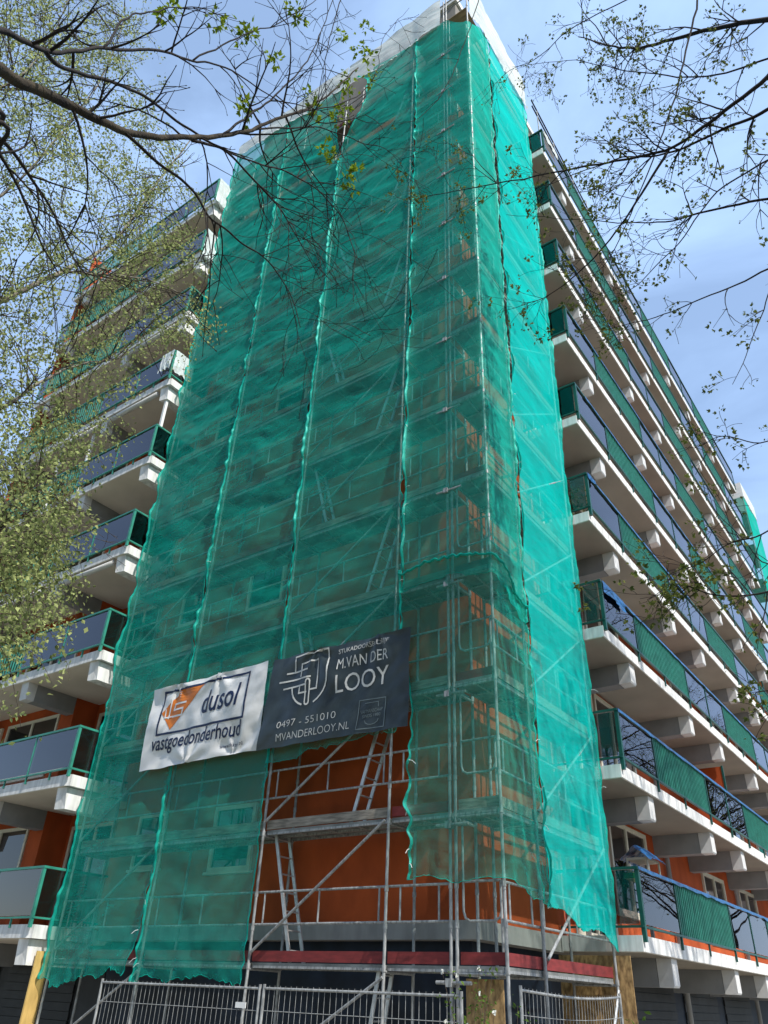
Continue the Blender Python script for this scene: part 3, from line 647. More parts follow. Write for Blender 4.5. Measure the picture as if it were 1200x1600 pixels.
# ------------------------------------------------------------------ banners
BY = SY - 0.25
def bdisp(x, z, seed):
    d = 0.05 * nz3(x * 0.9, z * 0.7, seed) + 0.035 * nz3(x * 2.3 + z * 1.4, z * 1.0 - x * .3, seed + 1) + 0.014 * nz3(x * 4 - z * 2, z * 5, seed + 2)
    for cx, cz in ((-12.85, 7.16), (-11.6, 7.16), (-9.0, 7.13), (-7.6, 7.13), (-12.2, 5.41), (-10.9, 5.41)):   # folds hanging from the ties
        r = math.hypot(x - cx, z - cz); th = math.atan2(x - cx, abs(z - cz) + 1e-3)
        d += 0.034 * math.exp(-r / 0.8) * math.sin(th * 7 + cx * 3)
    return BY - d
def banner(label, name, quad, seed, m):
    bl, br, tr_, tl_ = [Vector(q) for q in quad]; nu, nv = 70, 36
    B = MB()
    for j in range(nv + 1):
        for i in range(nu + 1):
            u, v = i / nu, j / nv; p = bl.lerp(br, u).lerp(tl_.lerp(tr_, u), v)
            z = p.y - (0.018 * math.sin(u * math.pi * 5) ** 2 * (1 if v > 0.5 else -0.6)) * abs(2 * v - 1) ** 4
            B.v.append((p.x, bdisp(p.x, z, seed), z))
    for j in range(nv):
        for i in range(nu):
            q = j * (nu + 1) + i; B.f.append((q, q + 1, q + nu + 2, q + nu + 1)); B.m.append(0)
    o = B.build(name, m, None, origin=(bl.x, BY, bl.y), smooth=True)
    return tag(o, label, 'banner', 'banners on the netting')
bw = banner('white banner with navy lettering and an orange mark, tied to the green netting', 'banner', ((-13.62, 5.40), (-10.29, 5.43), (-10.25, 7.15), (-13.67, 7.15)), 3.1, 'bannerwhite')
bd = banner('dark slate banner with a white outlined shield and white lettering', 'banner', ((-10.285, 5.40), (-6.93, 5.38), (-6.91, 7.12), (-10.09, 7.13)), 8.4, 'bannerdark')
def drape(me_pts, faces, seed, m, parent, name, lift=0.010):
    B = MB(); B.v = [(x, bdisp(x, z, seed) - lift, z) for x, z in me_pts]; B.f = faces; B.m = [0] * len(faces)
    return B.build(name, m, parent, origin=(WL[parent.name]))
def text(s, x0, x1, zb, h, seed, m, parent, rise=0.0, shear=0.0, wgt=0.0, name='lettering', xs=None):
    cu = bpy.data.curves.new('lettering_curve', 'FONT'); cu.body = s; cu.size = 1.0; cu.resolution_u = 3; cu.offset = wgt; cu.shear = shear
    ob = bpy.data.objects.new('lettering_tmp', cu); COL.objects.link(ob)
    dg = bpy.context.evaluated_depsgraph_get(); me = ob.evaluated_get(dg).to_mesh()
    bm = bmesh.new(); bm.from_mesh(me); bmesh.ops.triangulate(bm, faces=bm.faces)
    ux = max(v.co.x for v in bm.verts) - min(v.co.x for v in bm.verts)
    for _ in range(4):
        le = [e_ for e_ in bm.edges if (e_.verts[0].co - e_.verts[1].co).length * (x1 - x0) / ux > 0.06]
        if not le: break
        bmesh.ops.subdivide_edges(bm, edges=le, cuts=1); bmesh.ops.triangulate(bm, faces=bm.faces)
    bm.verts.index_update(); vs = [(v.co.x, v.co.y) for v in bm.verts]; fs = [tuple(v.index for v in f.verts) for f in bm.faces]; bm.free()
    ob.evaluated_get(dg).to_mesh_clear(); bpy.data.objects.remove(ob); bpy.data.curves.remove(cu)
    a = min(v[0] for v in vs); c = max(v[0] for v in vs); y0 = 0.0; y1 = max(v[1] for v in vs)
    pts = []
    for vx, vy in vs:
        t = (vx - a) / (c - a); pts.append((x0 + (x1 - x0) * t, zb + rise * t + h * (vy / y1)))
    return drape(pts, fs, seed, m, parent, name)
def stroke(pts, w, seed, m, parent, name='emblem', closed=False, step=0.08):
    pts = [Vector(p) for p in pts]
    if closed: pts.append(pts[0])
    V = []; F = []
    for i in range(len(pts) - 1):
        a, c = pts[i], pts[i + 1]; d = (c - a); l = d.length; d.normalize(); n = Vector((-d.y, d.x)) * w / 2; a = a - d * w / 2; c = c + d * w / 2; k = max(1, int(l / step)); b0 = len(V)
        for j in range(k + 1):
            p = a.lerp(c, j / k); V += [tuple(p - n), tuple(p + n)]
        for j in range(k): q = b0 + 2 * j; F.append((q, q + 2, q + 3, q + 1))
    return V, F
def strokes(lst, seed, m, parent, name, lift=0.010):
    V = []; F = []
    for pts, w, cl in lst:
        v, f = stroke(pts, w, seed, m, parent, closed=cl); b0 = len(V); V += v; F += [tuple(b0 + i for i in q) for q in f]
    return drape(V, F, seed, m, parent, name, lift)
def fillpoly(poly, n, seed, m, parent, name, lift=0.006):
    # fan of strips between two edges of a quad
    a, b_, c, d = [Vector(p) for p in poly]; V = []; F = []
    for i in range(n + 1):
        for j in range(n + 1):
            u, v = i / n, j / n; V.append(tuple(a.lerp(b_, u).lerp(d.lerp(c, u), v)))
    for i in range(n):
        for j in range(n): q = i * (n + 1) + j; F.append((q, q + n + 1, q + n + 2, q + 1))
    return drape(V, F, seed, m, parent, name, lift)
s1, s2 = 3.1, 8.4
strokes([([(-13.27, 6.10), (-10.74, 6.10), (-10.73, 7.01), (-13.24, 7.01)], 0.045, True)], s1, 'inknavy', bw, 'printed_frame')
fillpoly([(-13.235, 6.56), (-12.90, 6.17), (-11.97, 7.01), (-12.72, 7.01)], 12, s1, 'inkorange', bw, 'orange_mark')
strokes([([(-12.97, 6.83), (-13.02, 6.43)], 0.035, False), ([(-13.12, 6.62), (-13.12, 6.45), (-12.9, 6.45)], 0.03, False), ([(-12.52, 6.70), (-12.85, 6.70), (-12.87, 6.58), (-12.58, 6.58), (-12.60, 6.44), (-12.88, 6.44)], 0.04, False)], s1, 'bannerwhite', bw, 'mark_lines', 0.012)
text('dusol', -11.99, -10.92, 6.36, 0.46, s1, 'inknavy', bw, rise=0.02, shear=0.12, wgt=0.012)
text('vastgoedonderhoud', -13.38, -10.76, 5.79, 0.29, s1, 'inknavy', bw, rise=-0.02, shear=0.15, wgt=0.012)
text('www.dusol.nl', -11.30, -10.72, 5.58, 0.07, s1, 'inknavy', bw)
# shield
def arc(cx, cz, rx, rz, a0, a1, n): return [(cx + rx * math.cos(R(a0 + (a1 - a0) * i / n)), cz + rz * math.sin(R(a0 + (a1 - a0) * i / n))) for i in range(n + 1)]
w = 0.032
strokes([([(-9.52, 6.78), (-9.50, 7.06), (-8.71, 7.08), (-8.69, 6.55)] + arc(-9.12, 6.55, 0.43, 0.46, 0, -70, 6), w, False),
         ([(-9.54, 6.47)] + arc(-9.12, 6.50, 0.42, 0.42, 190, 250, 5), w, False),
         ([(-9.34, 6.76), (-9.34, 6.90), (-8.94, 6.92), (-8.93, 6.36), (-9.08, 6.36)], w, False),
         ([(-9.70, 6.77), (-9.18, 6.77)], w, False), ([(-9.86, 6.62), (-9.10, 6.61)], w, False), ([(-9.75, 6.475), (-9.20, 6.475)], w, False),
         ([(-9.34, 6.76), (-9.34, 6.66)], w, False), ([(-9.34, 6.47), (-9.35, 6.33), (-9.18, 6.33)], w, False),
         ([(-9.19, 6.16)] + arc(-9.145, 6.52, 0.045, 0.05, 180, 0, 5) + [(-9.10, 6.16)] + arc(-9.145, 6.14, 0.045, 0.05, 0, -180, 5), w * 0.9, False)], s2, 'inkwhite', bd, 'shield_emblem')
text('STUKADOORSBEDRIJF', -8.48, -7.35, 6.925, 0.085, s2, 'inkwhite', bd, rise=0.005)
text('M.VAN DER', -8.49, -7.37, 6.63, 0.20, s2, 'inkwhite', bd)
text('LOOY', -8.49, -7.36, 6.19, 0.33, s2, 'inkwhite', bd)
text('0497 - 551010', -9.82, -8.45, 5.74, 0.125, s2, 'inkwhite', bd, wgt=-0.012)
text('MVANDERLOOY.NL', -9.81, -8.13, 5.505, 0.135, s2, 'inkwhite', bd, wgt=-0.012)
strokes([([(-7.99, 5.47), (-7.42, 5.45), (-7.40, 5.95), (-7.95, 5.97)], 0.016, True), ([(-7.82, 5.90), (-7.55, 5.90), (-7.55, 5.82)], 0.012, False), ([(-7.82, 5.60)] + arc(-7.68, 5.60, 0.14, 0.08, 180, 360, 6), 0.012, False)], s2, 'inkgrey', bd, 'badge_outline')
text('VAKMANSCHAP', -7.92, -7.46, 5.73, 0.06, s2, 'inkgrey', bd); text('SINDS 1980', -7.88, -7.50, 5.65, 0.055, s2, 'inkgrey', bd)

# ------------------------------------------------------------------ fences and boards
def fence(label, p0, p1, ztop, bow=0.0, plate=False, group='wire mesh fence panels'):
    a = Vector((*p0, 0)); c = Vector((*p1, 0)); d = c - a; l = d.length; d.normalize(); n = Vector((d.y, -d.x, 0))
    def P(t, z): return a + d * l * t + n * bow * math.sin(math.pi * t) * (z / ztop) + Vector((0, 0, z - 0.05 * math.sin(math.pi * t) * (bow > 0.04) * (z / ztop)))
    e = empty('fence_panel', (a + c) / 2, label, 'fence', group)
    F = MB(); K = 16
    for t in (0, 1): F.tube([P(t, 0.06), P(t, ztop + 0.05)], 0.021, 8)
    for z in (ztop, 0.15): F.tube([P(i / K, z) for i in range(K + 1)], 0.016, 8)
    F.build('fence_frame', 'steel', e, origin=WL[e.name])
    G = MB(); m_ = int(l / 0.098)
    for i in range(1, m_):
        t = i / m_; G.tube([P(t, 0.15), P(t, ztop / 2), P(t, ztop + 0.035)], 0.0032, 4)
    for z in (ztop - 0.26, ztop - 0.9, ztop - 1.4): G.tube([P(i / K, z) for i in range(K + 1)], 0.0042, 4)
    G.build('wire_mesh', 'steel', e, origin=WL[e.name])
    for sgn_t in ((0.92,) if plate else ()):
        H = MB(); p = P(sgn_t, 0); H.box(p.x - 0.14, p.x + 0.06, p.y - 0.022, p.y - 0.012, 1.46, 1.53); H.build('name_plate', 'white', e, origin=WL[e.name])
    for t in (0, 1):
        H = MB(); p = P(t, 0)
        H.box(p.x - 0.12, p.x + 0.12, p.y - 0.3, p.y + 0.3, 0.006, 0.13); H.build('fence_foot', 'concblock', e, origin=WL[e.name])
FY = 9.2
fp = fence('leftmost mesh fence panel, under the crumpled foot of the net', (-12.22, FY), (-8.70, FY), 1.70, 0.0, True)
fence('mesh fence panel in front of the scaffold opening', (-8.62, FY), (-5.45, FY), 1.705, 0.0)
fence('bowed mesh fence panel on the right, inside the scaffold corner', (-5.10, 10.05), (-5.10, 13.35), 1.80, 0.06)
def board(label, pts, th, z0, z1, m, lean=0.0):
    a, c = Vector(pts[0]), Vector(pts[1]); d = (c - a).normalized(); n = Vector((d.y, -d.x)); B = MB()
    V = []
    for z, k in ((z0, 0), (z1, lean)):
        for q, s in ((a, 0), (c, 0), (c, th), (a, th)): V.append((q.x - n.x * (s - k), q.y - n.y * (s - k), z))
    B.add(V, [(3, 2, 1, 0), (4, 5, 6, 7), (0, 1, 5, 4), (1, 2, 6, 5), (2, 3, 7, 6), (3, 0, 4, 7)])
    o = B.build('chipboard_panel', m, None, origin=((a.x + c.x) / 2, (a.y + c.y) / 2, z0))
    return tag(o, label, 'board', 'boards around the scaffold foot')
board('brown chipboard sheet behind the white flowering shrub', ((-6.2, 10.6), (-5.63, 10.6)), 0.018, 0.006, 1.92, 'osb')
board('brown chipboard sheet closing the right hand end of the scaffold', ((-6.45, 14.22), (-5.18, 14.22)), 0.018, 0.006, 2.40, 'osb')
board('yellow plywood sheet standing at the left end of the scaffold', ((-15.56, 10.06), (-15.62, 10.40)), 0.03, 0.006, 2.18, 'yellowboard')
b = MB(); b.box(-5.7, -5.35, 10.75, 10.79, 1.1, 1.24); tag(b.build('timber_batten', 'osb', None, origin=(-5.5, 10.77, 1.1)), 'short timber batten fixed beside the chipboard sheet', 'batten')

# ------------------------------------------------------------------ things on the balconies
def drapecloth(label, name, x0, x1, y0, y1, ztop, drop, m, seed, cat, axis):
    B = MB(); nu, nv = 22, 26
    for j in range(nv + 1):
        for i in range(nu + 1):
            u, v = i / nu, j / nv; wv = (0.03 + 0.05 * v) * nz3(u * 5, v * 1.6, seed) + 0.012 * nz3(u * 12, v * 6, seed + 2)
            dz = ztop - drop * v * (1 - 0.22 * abs(nz3(u * 3.1, 0.3, seed)))
            if axis == 'x': B.v.append((x0 + (x1 - x0) * (u * (1 - 0.15 * v)), y0 - 0.02 - abs(wv), dz))
            else: B.v.append((x0 + 0.02 + abs(wv), y0 + (y1 - y0) * u, dz))
    for j in range(nv):
        for i in range(nu): q = j * (nu + 1) + i; B.f.append((q, q + 1, q + nu + 2, q + nu + 1)); B.m.append(0)
    o = B.build(name, m, None, origin=(x0, y0, ztop - drop), smooth=True); return tag(o, label, cat)
k = 5
o = drapecloth('white plastic sheet hung over the end of a left hand balcony railing', 'plastic_sheet', LXE + 0.02, LXE + 0.02, LY - 0.03, LY + 0.7, LZ[k] + 1.06, 0.85, 'whitetarp', 4, 'plastic sheet', 'y')
B = MB()
drapecloth('crumpled white plastic over the front corner glass of a left hand balcony', 'plastic_sheet', LXE - 0.55, LXE + 0.02, LY - 0.07, LY, LZ[k] + 1.06, 0.75, 'whitetarp', 9, 'plastic sheet', 'x')
for k, lab in ((7, 'white sheeting covering a balcony end high up beside the net edge, second from the top'), (8, 'topmost white sheeting on a left balcony end beside the net edge')):
    drapecloth(lab, 'plastic_sheet', LXE + 0.02, LXE + 0.02, LY - 0.02, LY + 0.75, LZ[k] + 1.1, 1.35, 'whitetarp', 14 + k, 'plastic sheet', 'y')
drapecloth('blue plastic film hanging inside the corner glass of the third right hand balcony from below', 'plastic_film', XS + 0.06, XS + 0.06, 14.35, 15.6, 2.7 + SH * 2 + 1.06, 0.28, 'film', 31, 'plastic film', 'y')
drapecloth('blue plastic film bunched on the corner rail of the fourth right hand balcony from below', 'plastic_film', XS + 0.06, XS + 0.06, 14.3, 14.75, 2.7 + SH * 3 + 1.07, 0.16, 'film', 33, 'plastic film', 'y')
drapecloth('clear white plastic tied on the end rail of the third highest right hand balcony', 'plastic_sheet', -5.75, -5.45, 14.25, 14.3, 2.7 + SH * 6 + 1.06, 0.95, 'whitetarp', 35, 'plastic sheet', 'x')
drapecloth('white plastic on the end rail of the second highest right hand balcony', 'plastic_sheet', -5.85, -5.7, 14.25, 14.3, 2.7 + SH * 7 + 1.06, 0.9, 'whitetarp', 37, 'plastic sheet', 'x')
drapecloth('white plastic over the front rail of the top right hand balcony', 'plastic_sheet', XS + 0.06, XS + 0.06, 14.3, 15.4, 2.7 + SH * 8 + 1.09, 0.4, 'whitetarp', 39, 'plastic sheet', 'y')
# bird table with wrapped roof
fx, fy, fz = -5.55, 16.6, 2.7
e = empty('bird_table', (fx, fy, fz), 'bird table on the lowest right balcony, roof wrapped in blue plastic over green tray', 'bird table')
b = MB(); b.box(fx - 0.03, fx + 0.03, fy - 0.03, fy + 0.03, fz, fz + 1.12); b.build('post', 'beam', e, origin=WL[e.name])
b = MB(); b.box(fx - 0.28, fx + 0.28, fy - 0.42, fy + 0.42, fz + 1.12, fz + 1.22); b.build('tray', 'greentray', e, origin=WL[e.name])
b = MB()
for sx in (-0.2, 0.2):
    for sy in (-0.34, 0.34): b.box(fx + sx - 0.015, fx + sx + 0.015, fy + sy - 0.015, fy + sy + 0.015, fz + 1.22, fz + 1.5)
b.box(fx - 0.21, fx + 0.21, fy - 0.36, fy + 0.36, fz + 1.46, fz + 1.5); b.box(fx - 0.21, fx + 0.21, fy - 0.36, fy + 0.36, fz + 1.22, fz + 1.25); b.build('cage', 'cream', e, origin=WL[e.name])
b = MB(); nu, nv = 16, 16
for j in range(nv + 1):
    for i in range(nu + 1):
        u, v = i / nu * 2 - 1, j / nv * 2 - 1
        b.v.append((fx + u * 0.33 + 0.02 * nz3(u * 3, v * 3, 1), fy + v * 0.48, fz + 1.74 - 0.27 * abs(u) + 0.035 * nz3(u * 4, v * 4, 8) - 0.05 * abs(v) ** 6))
for j in range(nv):
    for i in range(nu): q = j * (nu + 1) + i; b.f.append((q, q + 1, q + nu + 2, q + nu + 1)); b.m.append(0)
b.build('wrapped_roof', 'film', e, origin=WL[e.name])
# roof edge guard rail above the right wing
e = empty('roof_guard_rail', (-5.1, 14.4, 25.1), 'thin dark guard rail poles on the roof edge just right of the white sheeting', 'guard rail')
b = MB()
for zz in (27.1, 26.75): b.bar((-5.0, 13.9, zz + 0.35), (-5.0, 18.6, zz - 0.15), 0.04, 0.04)
b.build('rail', 'shutter', e, origin=WL[e.name])
b = MB()
for y in (14.3, 15.6, 17.2, 18.5): b.tube([(-5.0, y, 26.1), (-5.0, y, 27.35)], 0.02, 8)
b.build('post', 'steel', e, origin=WL[e.name])
# potted plant on the fourth balcony
def leaf(B, p, d, n, l, w):
    d = d.normalized(); s = d.cross(n)
    if s.length < 1e-4: s = d.orthogonal()
    s.normalize(); n2 = s.cross(d); m_ = p + d * l * 0.45
    B.add([p, m_ + s * w / 2 + n2 * w * 0.15, p + d * l, m_ - s * w / 2 + n2 * w * 0.15], [(0, 1, 2), (0, 2, 3)])
def rv(): return Vector((random.uniform(-1, 1), random.uniform(-1, 1), random.uniform(-1, 1)))
for (x, y, z, lab, h) in ((-5.45, 14.75, 2.7 + SH * 3, 'bushy potted plant behind the end glass of the fourth right hand balcony from below', 0.75), (-5.35, 14.7, 2.7 + SH * 6, 'yellow green potted plant behind the end glass of the third highest right hand balcony', 0.8)):
    e = empty('potted_plant', (x, y, z), lab, 'plant')
    b = MB(); b.tube([(x, y, z + 0.005), (x, y, z + 0.25)], [0.11, 0.15], 14); b.build('pot', 'pot', e, origin=WL[e.name])
    b = MB()
    for i in range(160):
        p = Vector((x, y, z + 0.3)) + Vector((random.gauss(0, .16), random.gauss(0, .16), random.uniform(0, h))); leaf(b, p, rv() + Vector((0, 0, .3)), rv(), 0.09, 0.05)
    b.build('foliage', 'shrubleaf', e, origin=WL[e.name])

# ------------------------------------------------------------------ scaffold at the far end of the right wing
fs = empty('far_scaffold', (-5.2, 39, 0), 'distant scaffold wrapped in green net at the far end of the right hand facade', 'scaffold')
b = MB()
nu, nv = 30, 100
for (ax, f0, f1) in (('y', -6.6, -4.75), ('x', 38.1, 41.0)):
    b0 = len(b.v)
    for j in range(nv + 1):
        for i in range(nu + 1):
            u, v = i / nu, j / nv; z = 1.5 + 23.4 * v; w_ = 0.05 * nz3(u * 3, z * 0.8, 3) + 0.02 * nz3(u * 8, z * 3, 9)
            if ax == 'y': b.v.append((f0 + (f1 - f0) * u, 38.1 - w_ * math.sin(math.pi * u), z))
            else: b.v.append((-4.75 + w_ * math.sin(math.pi * u), f0 + (f1 - f0) * u, z))
    for j in range(nv):
        for i in range(nu): q = b0 + j * (nu + 1) + i; b.f.append((q, q + 1, q + nu + 2, q + nu + 1)); b.m.append(0)
b.build('debris_netting', 'net', fs, origin=WL[fs.name], smooth=True)
b = MB(); b.box(-6.5, -4.72, 38.06, 41, 24.9, 25.8); b.build('white_cover', 'whitetarp', fs, origin=WL[fs.name])
for x, y in ((-4.82, 38.2), (-5.6, 38.2), (-4.82, 40.9), (-5.6, 40.9)):
    b = MB(); b.tube([(x, y, 0), (x, y, 24.9)], 0.025, 8); b.build('standard', 'steel', fs, origin=WL[fs.name])
for k in range(12):
    b = MB(); b.box(-5.6, -4.82, 38.2, 40.9, 2 * k + 2.0, 2 * k + 2.06); b.build('deck', 'deck', fs, origin=WL[fs.name])

# ------------------------------------------------------------------ trees
def catmull(P, n=6):
    P = [Vector(p) for p in P]; Q = [P[0] * 2 - P[1]] + P + [P[-1] * 2 - P[-2]]; o = []
    for i in range(1, len(Q) - 2):
        for k in range(n):
            t = k / n; a, b_, c, d = Q[i - 1], Q[i], Q[i + 1], Q[i + 2]
            o.append(0.5 * ((2 * b_) + (c - a) * t + (2 * a - 5 * b_ + 4 * c - d) * t * t + (3 * b_ - a - 3 * c + d) * t ** 3))
    o.append(P[-1]); return o
class Tree:
    def __init__(s, seed): s.wood = MB(); s.limbs = MB(); s.leaves = MB(); s.rng = random.Random(seed); s.tips = []; s.rmin = 0.0030
    def limb(s, pts, r0, r1, big=False, wob=0.012):
        c = catmull(pts, 7); n = len(c)
        c = [p + Vector((nz3(p.x * 3, p.y * 3, p.z * 3 + 5), nz3(p.x * 3 + 9, p.y * 3, p.z * 3), nz3(p.x * 3, p.y * 3 + 4, p.z * 3))) * wob * 2.5 for p in c]
        rs = [(r0 + (r1 - r0) * (i / (n - 1)) ** 0.8) * (1 + (0.10 if big else 0.03) * nz3(i * 0.7, r0 * 90, 1)) for i in range(n)]
        (s.limbs if big else s.wood).tube(c, rs, 10 if big else 5); return c, rs
    def twig(s, p, d, l, r, depth, droop=0.2, curl=0.35, kids=3, seg=7, tipup=0.0):
        g = s.rng; pts = [p]; d = d.normalized(); q = p.copy(); bend = Vector((g.gauss(0, 1), g.gauss(0, 1), g.gauss(0, .6))) * curl / seg
        for i in range(seg):
            d = d + bend + Vector((g.gauss(0, .07), g.gauss(0, .07), g.gauss(0, .07))) + Vector((0, 0, -droop / seg + tipup / seg * (2.2 * i / seg)))
            d.normalize(); q = q + d * l / seg; pts.append(q.copy())
        s.wood.tube(pts, [max(s.rmin, r * (1 - 0.7 * i / seg)) for i in range(seg + 1)], 4, cap=False)
        if depth > 0:
            for k in range(kids):
                i = g.randint(2, seg - 1) if seg > 3 else 1; t = (pts[i] - pts[i - 1]).normalized(); a = t.orthogonal().normalized(); a.rotate(Quaternion(t, g.uniform(0, 6.28)))
                s.twig(pts[i], t * g.uniform(.6, 1.1) + a * g.uniform(.5, 1.0), l * g.uniform(.35, .7), r * 0.6, depth - 1, droop, curl, kids - 1 if kids > 1 else 1, max(4, seg - 1), tipup)
        s.tips.append((pts[-1], (pts[-1] - pts[-2]).normalized()))
        return pts
    def along(s, c, rs, n, l0, l1, depth, droop, curl, kids, t0=0.15, side=None, rk=0.8, tipup=0.0, rmax=0.015):
        g = s.rng; m = len(c)
        for _ in range(n):
            i = int((t0 + (0.99 - t0) * g.random() ** 0.8) * (m - 2)) + 1; t = (c[i] - c[i - 1]).normalized(); a = t.orthogonal().normalized(); a.rotate(Quaternion(t, g.uniform(0, 6.28)))
            if side is not None: a = (a + side * g.uniform(0, 1.0)).normalized()
            s.twig(c[i], t * g.uniform(.3, 1.0) + a, g.uniform(l0, l1), min(rmax, rs[i] * rk), depth, droop, curl, kids, 7, tipup)
    def buds(s, size, prob=1.0):
        for p, d in s.tips:
            if s.rng.random() < prob: s.wood.tube([p, p + d * size * 0.5, p + d * size], [size * .16, size * .24, size * .03], 5)
    def cluster(s, p, d, n, l0, l1, spread=0.05):
        g = s.rng
        for _ in range(n):
            v = Vector((g.gauss(0, 1), g.gauss(0, 1), g.gauss(0, 1))); l = g.uniform(l0, l1); q = p + v * spread * 0.35
            dd = (d * 0.5 + v.normalized() + Vector((0, 0, -0.15))).normalized()
            # a lobed young leaf: three small blades from one stalk
            nn = Vector((g.gauss(0, 1), g.gauss(0, 1), g.gauss(0, 1) + 0.6)); side = dd.cross(nn).normalized()
            leaf(s.leaves, q, dd, nn, l, l * 0.5); leaf(s.leaves, q, dd + side * 0.9, nn, l * 0.75, l * 0.42); leaf(s.leaves, q, dd - side * 0.9, nn, l * 0.75, l * 0.42)
def trunk(T, base, top, r0, r1, mid=None):
    pts = [base, base.lerp(top, .35) + Vector((.12, .05, 0)), base.lerp(top, .7) + Vector((-.06, .1, 0)), top]
    return T.limb(pts, r0, r1, True)
def finish(T, name, base, label, cat, bark, twigm, leafm, group=None, tr=None):
    e = empty(name, base, label, cat, group)
    if tr: tr.build('trunk', bark, e, origin=base, smooth=True)
    if T.limbs.f: T.limbs.build('limb', bark, e, origin=base, smooth=True)
    if T.wood.f: T.wood.build('branches', twigm, e, origin=base, smooth=True)
    if T.leaves.f: T.leaves.build('crown', leafm, e, origin=base)
    return e

# maple on the left whose limbs reach across the top of the view
T = Tree(11)
base = Vector((-4.9, -1.1, 0)); TR = MB()
tt = Tree(1); tt.limb([base, base + Vector((.05, .1, 2.4)), base + Vector((0.1, .2, 5)), base + Vector((0.25, .35, 7.6)), base + Vector((.3, .6, 10.5))], 0.24, 0.12, True); TR = tt.limbs
def pl(lst): return [px(x, y, d) for x, y, d in lst]
j1 = base + Vector((0.12, .25, 5.6)); j2 = base + Vector((0.2, .3, 6.4)); j3 = base + Vector((0.15, 0.2, 4.6))
c1 = T.limb([j1] + pl([(-90, 75, 3.7), (0, 110, 4.0), (90, 155, 4.3), (170, 195, 4.6), (260, 215, 5.0), (345, 212, 5.4), (400, 200, 5.7), (455, 178, 6.0), (505, 155, 6.3), (560, 105, 6.6)]), 0.056, 0.010, True)
c2 = T.limb([j2] + pl([(-80, 20, 3.6), (0, 50, 3.9), (40, 66, 4.1), (85, 80, 4.3), (160, 77, 4.6), (240, 78, 4.9), (300, 95, 5.2), (350, 106, 5.4), (410, 140, 5.7), (450, 170, 5.8)]), 0.031, 0.006)
c3 = T.limb(pl([(65, 74, 4.22), (100, 105, 4.4), (190, 135, 4.8), (250, 165, 5.0), (300, 205, 5.2), (370, 245, 5.5), (430, 262, 5.8), (485, 288, 6.1), (530, 335, 6.3), (553, 395, 6.4), (552, 470, 6.4)]), 0.021, 0.004)
c4 = T.limb(pl([(190, 200, 4.68), (250, 255, 4.8), (300, 300, 5.0), (330, 342, 5.1), (380, 380, 5.3), (425, 415, 5.5), (455, 465, 5.6), (470, 510, 5.6)]), 0.018, 0.004)
c5 = T.limb(pl([(300, 220, 5.2), (350, 235, 5.4), (395, 280, 5.6), (440, 330, 5.8), (470, 380, 5.9), (500, 440, 6.0)]), 0.018, 0.004)
c6 = T.limb(pl([(345, 214, 5.4), (375, 190, 5.5), (430, 150, 5.8), (480, 95, 6.1), (505, 40, 6.2), (530, -30, 6.3)]), 0.018, 0.006)
c7 = T.limb(pl([(395, 203, 5.7), (450, 200, 6.0), (500, 200, 6.2), (560, 220, 6.4), (605, 235, 6.6), (630, 262, 6.7)]), 0.014, 0.003)
c8 = T.limb(pl([(300, 95, 5.2), (380, 55, 5.4), (440, 35, 5.6), (505, -10, 5.8)]), 0.012, 0.005)
c9 = T.limb(pl([(545, -40, 6.6), (520, 40, 6.6), (508, 100, 6.6), (512, 170, 6.6), (525, 250, 6.6)]), 0.012, 0.003)
c10 = T.limb(pl([(162, 77, 4.6), (195, 30, 4.8), (240, 18, 5.0), (300, 10, 5.2), (370, 30, 5.4)]), 0.014, 0.004)
c11 = T.limb([j3] + pl([(-60, 170, 3.6), (0, 215, 3.9), (40, 265, 4.1), (80, 320, 4.3), (110, 390, 4.4), (150, 440, 4.5)]), 0.022, 0.004)
c12 = T.limb([j3 + Vector((0, 0, -.3))] + pl([(-60, 190, 3.5), (0, 240, 3.8), (35, 300, 3.9), (60, 380, 4.0), (90, 430, 4.1)]), 0.02, 0.004)
c13 = T.limb(pl([(455, 178, 6.0), (540, 160, 6.3), (585, 120, 6.5), (600, 60, 6.7), (640, 10, 6.9)]), 0.011, 0.003)
dn = Vector((0, 0, -1)); xr = Vector((0.8, 0.5, -0.4))
for (c, rs), n, l0, l1, dp, kk in ((c1, 13, .5, 1.5, 2, 3), (c2, 11, .4, 1.0, 1, 3), (c3, 18, .5, 1.4, 1, 3), (c4, 14, .5, 1.4, 1, 3), (c5, 15, .5, 1.3, 1, 3), (c6, 11, .4, .9, 1, 3), (c7, 9, .3, .8, 1, 2), (c8, 8, .3, .8, 1, 2), (c9, 7, .3, .7, 1, 2), (c10, 8, .3, .7, 1, 2), (c11, 9, .4, .9, 1, 2), (c12, 8, .4, .9, 1, 2), (c13, 8, .3, .7, 1, 2)):
    T.along(c, rs, n, l0, l1, dp, 0.55, 0.55, kk, 0.3, xr, tipup=0.35)
T.buds(0.022, 0.85)
def tuft(T, x, y, d, frm, n=18, l0=.05, l1=.10, spread=.15):
    p = px(x, y, d); c = min((q for cc in frm for q in cc[0]), key=lambda q: (q - p).length); mid = (p + c) / 2 + Vector((0, 0, -.06))
    T.wood.tube(catmull([c, mid, p], 4), 0.0035, 4, cap=False); T.cluster(p, (p - mid).normalized(), n, l0, l1, spread)
L1 = [c1, c2, c3, c4, c5, c6, c7, c8, c9, c10, c13]
